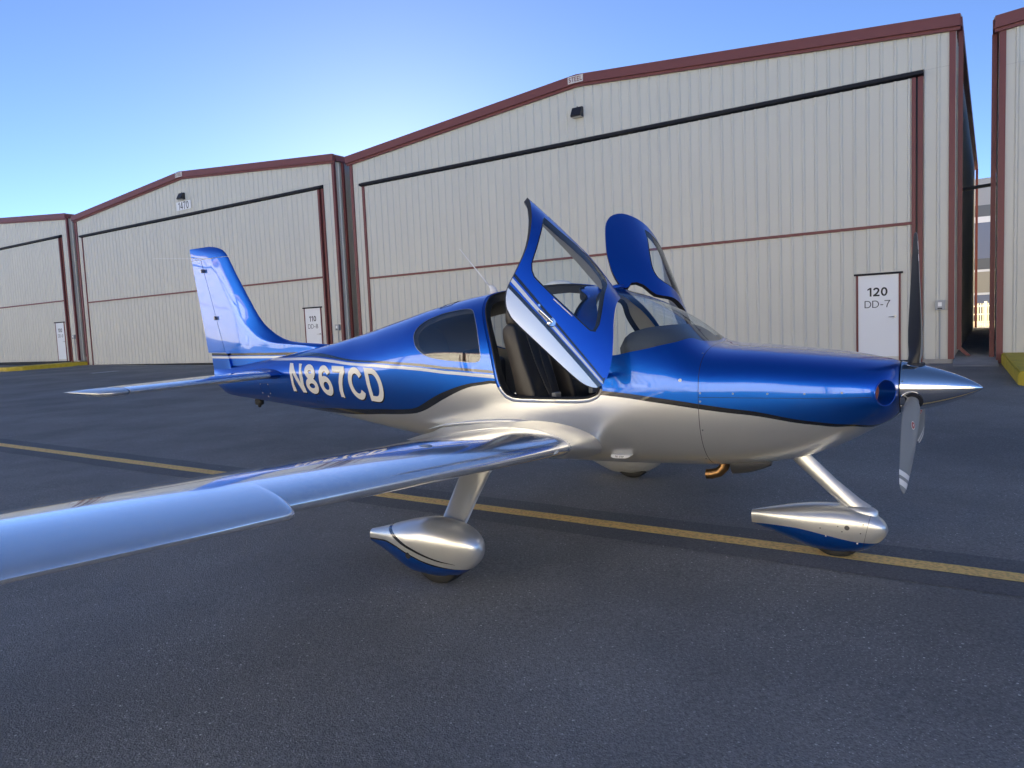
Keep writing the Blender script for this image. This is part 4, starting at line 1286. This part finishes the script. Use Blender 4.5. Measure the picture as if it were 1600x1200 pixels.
for side in (-1, 1):
    WSIDE[0] = side
    ys = [1.0 + .31 * k for k in range(8)]; ys[-1] = 3.265
    b = MB(); b.loft([wsec(y, 0, .745, 0, side=side) for y in ys])
    ys2 = [3.267, 3.28, 3.31, 3.45, 3.9, 4.4, 4.9, 5.4]
    cf = [.062, .074, .078, .078, .078, .078, .078, .078]
    b.loft([wsec(y, 0, .745, c, side=side) for y, c in zip(ys2, cf)] + rounded_tip(5.42, 5.84, 0, .745, .078, side))
    wg = amb(b, 'wing', M['wing_silver'], angle=38)
    b = MB(); b.loft([wsec(y, .751, 1, 0, 9, side=side) for y in (1.0, 1.8, 2.6, 3.30)]); amb(b, 'flap', M['wing_silver'], wg, angle=40)
    b = MB(); b.loft([wsec(y, .751, 1, .078, 9, side=side) for y in (3.308, 4.0, 4.7, 5.30)]); amb(b, 'aileron', M['wing_silver'], wg, angle=40)
    b = MB(); b.loft([wsec(y, .749, 1, .078, 9, side=side) for y in (5.308, 5.40)] + rounded_tip(5.42, 5.84, .749, 1, .078, side)); amb(b, 'wing_tip', M['wing_silver'], wg, angle=40)
    rings = []
    for k in range(15):
        t = k / 14; y = 1.03 - .52 * t; g = max(0, (t - .02)) ** 1.7
        r = wsec(y, 0, 1, 0, 30, g, side)
        lift = max(0, (1 - (y - .50) / .26)) if y < .76 else 0
        zc = .80
        rings.append([(p[0], p[1], p[2] + (.008 * lift * lift if p[2] > zc else -.01 * lift)) for p in r])
    rings[0] = [(p[0], p[1], ZW(1.03) + .02 + (p[2] - ZW(1.03) - .02) * 1.012 + .0005) for p in rings[0]]
    b = MB(); b.loft(rings); amb(b, 'wing_root_fairing', M['silver'], wg, angle=50)
    bead = spline([D(*q) for q in [(4.05, .775), (3.773, .843), (3.476, .887), (3.207, .917), (2.897, .929), (2.626, .890), (2.445, .825), (2.357, .745), (2.335, .70)]])
    bp_ = [Vector(S(x, w / KW)) for x, w in bead]; nb2 = len(bp_)
    b = MB(); b.tube([(p.x, -side * p.y * 1.0, p.z) for p in bp_], [.003 + .014 * min(1, i / 22, (nb2 - 1 - i) / 10 + .1) for i in range(nb2)], 10); amb(b, 'fairing_edge', M['silver'], wg, smooth=True)
    # glass-covered notch in the leading edge
    c = Vector((LE(1.18) + .004, side * 1.18, ZW(1.18) + .025)); b = MB()
    b.loft([[(c.x + .045 * (1 - sqrt(1 - min(1, s * s))) - .006, c.y + .085 * s * cos(a), c.z + .030 * s * sin(a)) for a in [2 * pi * j / 16 for j in range(16)]] for s in (.05, .5, .8, .97)])
    amb(b, 'leading_edge_lens', M['lens'], wg, smooth=True)

# --- tail
def sym(u, t): return 5 * t * (.2969 * sqrt(u) - .126 * u - .3516 * u * u + .2843 * u ** 3 - .1036 * u ** 4)
def hsec(y, u0, u1, side, n=16, ext=0.0):
    x0 = 6.165 + .09 * y + ext; xe = 7.085 + .008 * y; c = xe - x0; t = .10; z0 = 1.222
    us = [u1 * (1 - cos(pi / 2 * k / (n - 1))) if u0 == 0 else u0 + (u1 - u0) * k / (n - 1) for k in range(n)]
    a = [(x0 + u * c, side * y, z0 + sym(u, t) * c) for u in us]; b_ = [(x0 + u * c, side * y, z0 - sym(u, t) * c) for u in us]
    return list(reversed(a)) + (b_[1:] if u0 == 0 else b_)
hs_root = empty('horizontal_stabilizer', plane)
for side in (-1, 1):
    b = MB(); b.loft([hsec(y, 0, .64, side) for y in (.0, .3, .7, 1.2, 1.76)]); amb(b, 'tailplane', M['wing_silver'], hs_root, angle=40)
    b = MB(); b.loft([hsec(y, .648, 1, side, 8) for y in (.12, .7, 1.2, 1.765)]); amb(b, 'elevator', M['wing_silver'], hs_root, angle=40)
    rr = [hsec(y, 0, 1, side, 18, e) for y, e in ((1.772, .0), (1.80, -.01), (1.88, .0))]
    for k in range(1, 5):
        t = k / 4; y = 1.88 + .085 * t; r = hsec(y, 0, 1, side, 18, .10 * t * t); s_ = sqrt(max(.03, 1 - t * t))
        rr.append([(p[0], p[1], 1.222 + (p[2] - 1.222) * s_) for p in r])
    b = MB(); b.loft(rr); amb(b, 'elevator_horn', M['silver'], hs_root, angle=40)
    rr = []
    for k in range(8):
        t = k / 7; y = .36 - .30 * t; g = t * t
        r = hsec(y, 0, 1, side, 18, -.05 * g); rr.append([(p[0] + .05 * g * (p[0] - 6.5), p[1], 1.222 + (p[2] - 1.222) * (1.03 + .9 * g)) for p in r])
    b = MB(); b.loft(rr); amb(b, 'tail_root_fairing', M['blue'], hs_root, angle=40)
FLE = [(1.30, 5.10), (1.42, 5.25), (1.48, 5.40), (1.515, 5.62), (1.533, 5.85), (1.545, 6.08), (1.566, 6.27), (1.60, 6.40), (1.64, 6.496), (1.70, 6.60), (1.766, 6.694), (1.85, 6.775), (1.937, 6.84), (2.153, 6.988), (2.368, 7.132), (2.50, 7.210), (2.555, 7.243)]
FT = [(2.562, 7.247), (2.60, 7.282), (2.635, 7.325), (2.665, 7.40), (2.685, 7.48), (2.698, 7.58)]
def TE(z): return 7.779 + (z - 1.461) * .157
def HG(z): return 7.332 + (z - 1.223) * .312
def fsec(z, xl, u0x, u1x, n=26):
    c = TE(z) - xl; tk = .062 - .016 * max(0, z - 1.55)
    if z > 2.6: tk *= sqrt(max(.05, 1 - ((z - 2.6) / .106) ** 2))
    out = []
    xs_ = [u0x + (u1x - u0x) * (1 - cos(pi / 2 * k / (n - 1))) if u0x == xl else u0x + (u1x - u0x) * k / (n - 1) for k in range(n)]
    a = []
    for x in xs_:
        # blunt nose of fixed radius whatever the local chord, then a straight taper aft
        d = x - xl; nose = min(1, sqrt(max(0, d) / .30)) if d < .30 else 1
        aft = min(1, (TE(z) - x) / .75 + .04)
        dors = min(1, .35 + .65 * min(1, max(0, (x - 5.2)) / 1.5)) if z < 1.6 else 1
        a.append((x, tk * nose * aft * dors))
    return [(x, -h, z) for x, h in reversed(a)] + [(x, h, z) for x, h in (a[1:] if u0x == xl else a)]
FM = [M['blue'], M['stripe'], M['black']]
def fin_mats(b):
    b.m = []
    for f in b.f:
        z = sum(b.v[i][2] for i in f) / len(f)
        b.m.append(1 if 1.385 < z < 1.410 else 2 if 1.418 < z < 1.446 else 0)
def zlev(lst, extra):
    out = list(lst)
    for z in extra:
        for (z0, x0), (z1, x1) in zip(lst[:-1], lst[1:]):
            if z0 < z < z1: out.append((z, x0 + (x1 - x0) * (z - z0) / (z1 - z0)))
    return sorted(out)
fl_ = zlev(FLE, (1.385, 1.41, 1.418, 1.446))
b = MB(); b.loft([fsec(z, x, x, HG(z) - .004) for z, x in fl_]); fin_mats(b)
fin = amb(b, 'vertical_stabilizer', FM, angle=40)
b = MB(); b.loft([fsec(z, x, x, TE(z)) for z, x in FT]); amb(b, 'fin_tip', M['blue'], fin, angle=40)
b = MB(); b.loft([fsec(z, x, HG(z) + .004, TE(z), 8) for z, x in [(1.452, 5.32)] + [q for q in fl_ if q[0] > 1.46]]); b.m = [0] * len(b.f); amb(b, 'rudder', FM, fin, angle=40)
LT = [(.985, 7.50), (1.03, 7.585), (1.075, 7.633), (1.14, 7.672), (1.208, 7.693), (1.30, 7.703), (1.385, 7.710), (1.41, 7.712), (1.418, 7.713), (1.446, 7.716)]
rr = []
for z, xe in LT:
    x0 = 7.26 + max(0, z - 1.223) * .312; a = []
    for k in range(9):
        x = x0 + (xe - x0) * k / 8; a.append((x, (.062 if z > 1.2 else .062 + (1.2 - z) * .08) * min(1, (xe - x) / .40 + .06)))
    rr.append([(x, -h, z) for x, h in reversed(a)] + [(x, h, z) for x, h in a])
b = MB(); b.loft(rr); fin_mats(b); amb(b, 'rudder_fairing', FM, fin, angle=40)
for z in (2.42, 1.86):
    b = MB(); b.box(HG(z) - .010, HG(z) + .002, -.056, .056, z - .022, z + .022); amb(b, 'rudder_hinge', M['black'], fin)
b = MB(); b.tube([(7.50, -.03, 2.552), (7.9, -.035, 2.585), (8.70, -.04, 2.650)], [.004, .003, .002], 6); amb(b, 'whisker_antenna', M['white'], fin)
b = MB(); b.add(*bevel_box(6.84, 6.95, -.03, .03, .845, .92, .02)); b.tube([(6.89, 0, .86), (6.90, 0, .82)], [.025, .015], 8); amb(b, 'tie_down', M['rubber'])

# --- gear
class Pant:
    def __init__(s, st, yc, n=2.3):
        s.yc = yc; s.n = n; s.f = [_pchip([a[0] for a in st], [a[k] for a in st]) for k in (1, 2, 3)]; s.x0, s.x1 = st[0][0], st[-1][0]
    def ring(s, x, k=40):
        zt, zb, hw = (f(x) for f in s.f); zm = (zt + zb) / 2 + .1 * (zt - zb); out = []
        for i in range(k):
            a = 2 * pi * i / k; c, q = cos(a), sin(a); h = (zt - zm) if q >= 0 else (zm - zb)
            r = ((abs(c) / hw) ** s.n + (abs(q) / h) ** s.n) ** (-1 / s.n); out.append((x, s.yc + r * c, zm + r * q))
        return out
    def mesh(s, name, parent, blue, black=None, taper=None):
        N = 90; xs_ = [s.x0 + (s.x1 - s.x0) * (1 - cos(pi / 2 * i / N)) for i in range(N + 1)]
        rings = [s.ring(x) for x in xs_]
        b = MB(); b.loft(rings)
        return b
def line_fn(pts):
    sp_ = spline(sorted(pts), False, .02); return lambda x: at_x(sp_, x)
def paint_split(b, fns, classify, side=0, yc=0):
    """cut the faces along z = f(x) lines so the paint edges stay crisp"""
    me = mesh('tmp', b.v, b.f, [M['silver']])
    bm = bmesh.new(); bm.from_mesh(me); bpy.data.meshes.remove(me)
    for f in fns:
        for _ in range(1):
            es = []
            for e in list(bm.edges):
                a, c = e.verts; da = a.co.z - f(a.co.x); dc = c.co.z - f(c.co.x)
                if da * dc < 0 and abs(da) > 1e-5 and abs(dc) > 1e-5: es.append((e, a, da / (da - dc)))
            cut = {}
            for e, a, t in es:
                ne, nv = bmesh.utils.edge_split(e, a, t); cut[nv] = 1
            for fc in list(bm.faces):
                vs_ = [v for v in fc.verts if v in cut or abs(v.co.z - f(v.co.x)) < 2e-5]
                if len(vs_) == 2 and len(fc.verts) > 3:
                    try: bmesh.utils.face_split(fc, vs_[0], vs_[1])
                    except Exception: pass
    bm.verts.index_update()
    vs = [v.co.copy() for v in bm.verts]; fs = [tuple(v.index for v in f.verts) for f in bm.faces]
    mi = []
    for f in bm.faces:
        c = f.calc_center_median(); mi.append(classify(c.x, c.z) if not side or (c.y - yc) * side > 0 else 0)
    bm.free(); b.v, b.f, b.m = vs, fs, mi
    return b
def tyre(cx, yc, r, w, parent):
    prof = [(-w / 2 * .72, r * .55), (-w / 2 * .95, r * .68), (-w / 2, r * .84), (-w / 2 * .86, r * .95), (-w / 2 * .55, r * .992), (0, r), (w / 2 * .55, r * .992), (w / 2 * .86, r * .95), (w / 2, r * .84), (w / 2 * .95, r * .68), (w / 2 * .72, r * .55)]
    b = MB(); b.loft([[(cx + rr * cos(2 * pi * k / 40), yc + d, r - .004 + rr * sin(2 * pi * k / 40)) for k in range(40)] for d, rr in prof])
    return amb(b, 'tyre', M['rubber'], parent, angle=40)
# nose gear
ng = empty('nose_gear', plane)
pn = Pant([(.503, .216, .204, .006), (.515, .252, .175, .040), (.55, .290, .130, .070), (.62, .332, .074, .100), (.72, .356, .040, .118), (.82, .362, .028, .122), (.95, .353, .034, .118), (1.10, .326, .074, .096), (1.25, .290, .124, .062), (1.36, .262, .154, .032), (1.378, .258, .160, .028)], 0)
nb_ = line_fn([(.45, .130), (.565, .132), (.671, .138), (.76, .150), (.866, .166), (1.028, .186), (1.176, .184), (1.315, .172), (1.4, .16)])
b = paint_split(pn.mesh('', None, None), [nb_], lambda x, z: 1 if z < nb_(x) else 0)
pant = amb(b, 'wheel_pant', [M['silver'], M['blue']], ng, angle=45)
tyre(.816, 0, .178, .12, ng)
def gear_leg(path, widths, thick, name, parent, m, horiz=None):
    rings = []
    for i, (p, w) in enumerate(zip(path, widths)):
        p = Vector(p); d = (Vector(path[min(i + 1, len(path) - 1)]) - Vector(path[max(i - 1, 0)])).normalized()
        a = horiz if horiz else Vector((0, 1, 0)).cross(d).normalized()
        a = Vector(a); c = d.cross(a).normalized(); th = thick[i] if isinstance(thick, (list, tuple)) else thick
        ring = []
        for k in range(28):
            t = 2 * pi * k / 28; u = cos(t); q = sin(t)
            ring.append(p + a * (w / 2 * u) + c * (th / 2 * q * (1 - .30 * u)))
        rings.append(ring)
    b = MB(); b.loft(rings); return amb(b, name, m, parent, angle=50)
gear_leg([(1.10, 0, .74), (1.03, 0, .66), (.85, 0, .49), (.70, 0, .36), (.655, 0, .315)], [.118, .112, .105, .115, .15], [.055, .055, .058, .075, .10], 'strut_fairing', ng, M['silver'])
b = MB(); b.loft([[(x_ + w_ * cos(t), .5 * w_ * 1.15 * sin(t), z_) for t in [2 * pi * k / 28 for k in range(28)]] for x_, z_, w_ in ((.675, .30, .115), (.672, .335, .110), (.680, .352, .095), (.690, .362, .075))])
amb(b, 'strut_collar', M['silver'], ng, angle=50)
def dot_on_pant(pn_, x, z, r, side, m, name, parent):
    ring = pn_.ring(x, 160); p = min((q for q in ring if (q[1] - pn_.yc) * side > 0), key=lambda q: abs(q[2] - z))
    n = Vector((0, side, (z - (pn_.f[0](x) + pn_.f[1](x)) / 2) * 1.2)).normalized(); p = Vector(p)
    b = MB(); b.tube([p - n * .002, p + n * .002], r, 12); return amb(b, name, m, parent)
dot_on_pant(pn, .735, .232, .016, -1, M['duct'], 'axle_port', ng)
for x, z in ((.79, .240), (.90, .215), (.765, .205), (.64, .262), (.655, .205)): dot_on_pant(pn, x, z, .004, -1, M['duct'], 'pant_screw', ng)
for x, z in ((.865, .160), (.675, .133)): dot_on_pant(pn, x, z, .005, -1, M['white'], 'pant_screw', ng)
seam = [Vector(p) for p in pn.ring(.612, 60)]
seam = [Vector((.612 + (.26 - p.z) * .20, p.y * 1.004, .2 + (p.z - .2) * 1.004)) for p in seam]
seam = [Vector((p.x, q[1] * 1.003, q[2])) for p, q in zip(seam, [min(pn.ring(p.x, 240), key=lambda r: (r[1] - p.y) ** 2 + (r[2] - p.z) ** 2) for p in seam])]
b = MB(); b.tube(seam + seam[:2], .0011, 5, 0, False); amb(b, 'pant_seam', M['gap'], ng)
# main gear
for side in (-1, 1):
    mg = empty('main_gear', plane); yc = side * 1.583
    pm = Pant([(2.655, .262, .250, .006), (2.668, .305, .205, .046), (2.70, .345, .160, .080), (2.76, .384, .112, .110), (2.87, .418, .058, .138), (3.02, .430, .036, .150), (3.18, .404, .038, .142), (3.33, .364, .084, .112), (3.46, .322, .136, .076), (3.59, .284, .178, .040), (3.615, .278, .184, .035)], yc)
    mb = line_fn([(2.60, .120), (2.75, .130), (2.852, .142), (2.96, .155), (3.064, .174), (3.174, .204), (3.285, .232), (3.40, .246), (3.504, .236), (3.65, .215)])
    st_u = line_fn([(2.78, .166), (2.824, .178), (2.954, .200), (3.169, .256), (3.324, .314), (3.40, .356), (3.44, .40)])
    st_l = line_fn([(2.78, .164), (2.824, .174), (2.954, .188), (3.169, .236), (3.324, .286), (3.411, .330), (3.46, .37)])
    mbb = lambda x: mb(x) - (.012 if x > 2.95 else .012 * max(0, (x - 2.75) / .2))
    def cls(x, z):
        if z < mbb(x): return 1
        if z < mb(x): return 2
        if 2.80 < x < 3.435 and st_l(x) < z < st_u(x): return 2
        return 0
    b = paint_split(pm.mesh('', None, None), [mb, mbb, st_u, st_l], cls, side, yc)
    amb(b, 'wheel_pant', [M['silver'], M['blue'], M['black']], mg, angle=45)
    tyre(3.00, yc, .21, .15, mg)
    gear_leg([(3.02, side * .98, .74), (3.00, side * 1.14, .655), (2.97, side * 1.32, .525), (2.945, side * 1.48, .40), (2.94, side * 1.54, .35)], [.27, .25, .225, .21, .20], [.05, .045, .04, .038, .038], 'gear_leg', mg, M['silver'], horiz=Vector((1, 0, 0)))
    gear_leg([(3.02, side * 1.00, .76), (3.008, side * 1.10, .69), (3.002, side * 1.15, .652)], [.34, .30, .265], [.10, .075, .056], 'leg_root_fairing', mg, M['silver'], horiz=Vector((1, 0, 0)))
    dot_on_pant(pm, 3.17, .19, .022, side, M['gap'], 'valve_port', mg)

# --- belly and small fittings
b = MB(); b.tube([(1.50, -.20, .66), (1.515, -.20, .60), (1.55, -.205, .562), (1.60, -.21, .545), (1.64, -.212, .542)], .036, 16, 0, False); amb(b, 'exhaust_pipe', M['exhaust'], smooth=True)
b = MB(); rings = []
for x, zb_, w_ in ((1.20, .628, .03), (1.26, .600, .07), (1.34, .572, .095), (1.42, .556, .105), (1.455, .553, .105)):
    rings.append([(x, -.17 + w_ * cos(a), .66 + (.66 - zb_) * (sin(a) if sin(a) < 0 else 0) * (1 if abs(sin(a)) < .9 else 1)) for a in [pi + pi * k / 16 for k in range(17)]])
b.loft(rings); amb(b, 'cowl_outlet', M['duct'], angle=50)  # dark material puts the shade of the ground-facing scoop into its colour
b = MB(); b.box(2.29, 2.62, -.60, -.48, 1.070, 1.078); amb(b, 'door_sill', M['steel'])
b = MB(); x0, x1 = 2.10, 2.26
p = Vector(S(2.18, TH(2.18, .70)))
pr = [(2.235, .704), (2.085, .704), (2.095, .694), (2.125, .682), (2.215, .677), (2.238, .684)]
b.prism(pr, lambda q, y: (q[0], y, q[1]), p.y - .045, p.y + .06); st = amb(b, 'step', M['white'])
vs, fs, _ = text_geo('NO STEP', .016, .17, 1.0)
am('step_lettering', [(2.17 - a, p.y - .0465, .692 + c) for a, c in vs], fs, M['black_print'], None, None, st, orient=False)
b = MB(); b.tube([(3.56, 0, 1.93), (3.565, 0, 1.975), (3.585, 0, 1.99), (3.60, 0, 2.00)], [.045, .028, .018, .010], 10); b.tube([(3.595, 0, 1.99), (3.906, 0, 2.346)], [.007, .003], 8); amb(b, 'whip_antenna', M['white'], smooth=True)
rings = []
for k in range(9):
    t = k / 8; x = 3.70 + .30 * t; w_ = .055 * sqrt(max(.02, 1 - (2 * t - 1) ** 2)); zt = sec(x)[0]
    rings.append([(x, w_ * cos(a), zt - .006 + .022 * sqrt(max(0.02, 1 - (2 * t - 1) ** 2)) * max(0, sin(a)) - .01 * max(0, -sin(a))) for a in [2 * pi * j / 14 for j in range(14)]])
b = MB(); b.loft(rings); amb(b, 'roof_antenna', M['white'], smooth=True)
rings = []
for k in range(9):
    t = k / 8; x = 2.78 + .26 * t; w_ = .05 * sqrt(max(.02, 1 - (2 * t - 1) ** 2)); zt = sec(x)[0]
    rings.append([(x, w_ * cos(a), zt - .006 + .035 * sqrt(max(0.02, 1 - (2 * t - 1) ** 2)) * max(0, sin(a)) - .01 * max(0, -sin(a))) for a in [2 * pi * j / 14 for j in range(14)]])
b = MB(); b.loft(rings); amb(b, 'roof_blister', M['white'], smooth=True)
def outline_on(pts, r, name, m, parent=None):
    lp = []
    for i in range(len(pts)):
        a, c = pts[i], pts[(i + 1) % len(pts)]
        for j in range(8):
            t = j / 8; x = a[0] + (c[0] - a[0]) * t; z = a[1] + (c[1] - a[1]) * t; th = TH(x, z); lp.append(Vector(S(x, th)) + SN(x, th) * .0004)
    b = MB(); b.tube(lp + lp[:2], r, 5, 0, False); return amb(b, name, m, parent or plane, smooth=True)
outline_on([(6.62, 1.00), (6.45, 1.00), (6.45, 1.12), (6.62, 1.12)], .0012, 'access_panel', M['gap'], fus)
for x, z in ((6.61, 1.01), (6.46, 1.01), (6.61, 1.11), (6.46, 1.11), (6.53, .975)): disc_on(x, z, .0055, 'fastener', M['white'], fus)
outline_on([(5.62, .955), (5.50, .955), (5.50, 1.00), (5.62, 1.00)], .001, 'drain_panel', M['gap'], fus)
# filler cap on the near wing
for side in (-1, 1):
    y = 2.05; c = Vector((LE(y) + .26 * CH(y), side * y, 0)); WSIDE[0] = side
    za, zb_ = airfoil(.26, .15 - .004 * y); c.z = ZW(y) + .03 + za * CH(y) * cos(INC) - .26 * CH(y) * sin(INC)
    b = MB(); b.tube([c - Vector((0, 0, .004)), c + Vector((0, 0, .0015))], .042, 24); b.box(c.x - .026, c.x + .026, c.y - .005, c.y + .005, c.z + .0012, c.z + .005, 0)
    amb(b, 'filler_cap', M['dull'], angle=40)
# hatch outline on the roof shoulder
hp = [(3.80, .30), (3.93, .30), (3.93, .17), (3.80, .17)]
lp = []
for i in range(4):
    for j in range(6):
        t = j / 6; a, c = hp[i], hp[(i + 1) % 4]; x = a[0] + (c[0] - a[0]) * t; y = a[1] + (c[1] - a[1]) * t
        th = THY(x, y); lp.append(Vector(S(x, th)) + SN(x, th) * .0005)
b = MB(); b.tube(lp + lp[:2], .0025, 5, 0, False); amb(b, 'hatch_seam', M['gap'], smooth=True)
bpy.context.view_layer.update()
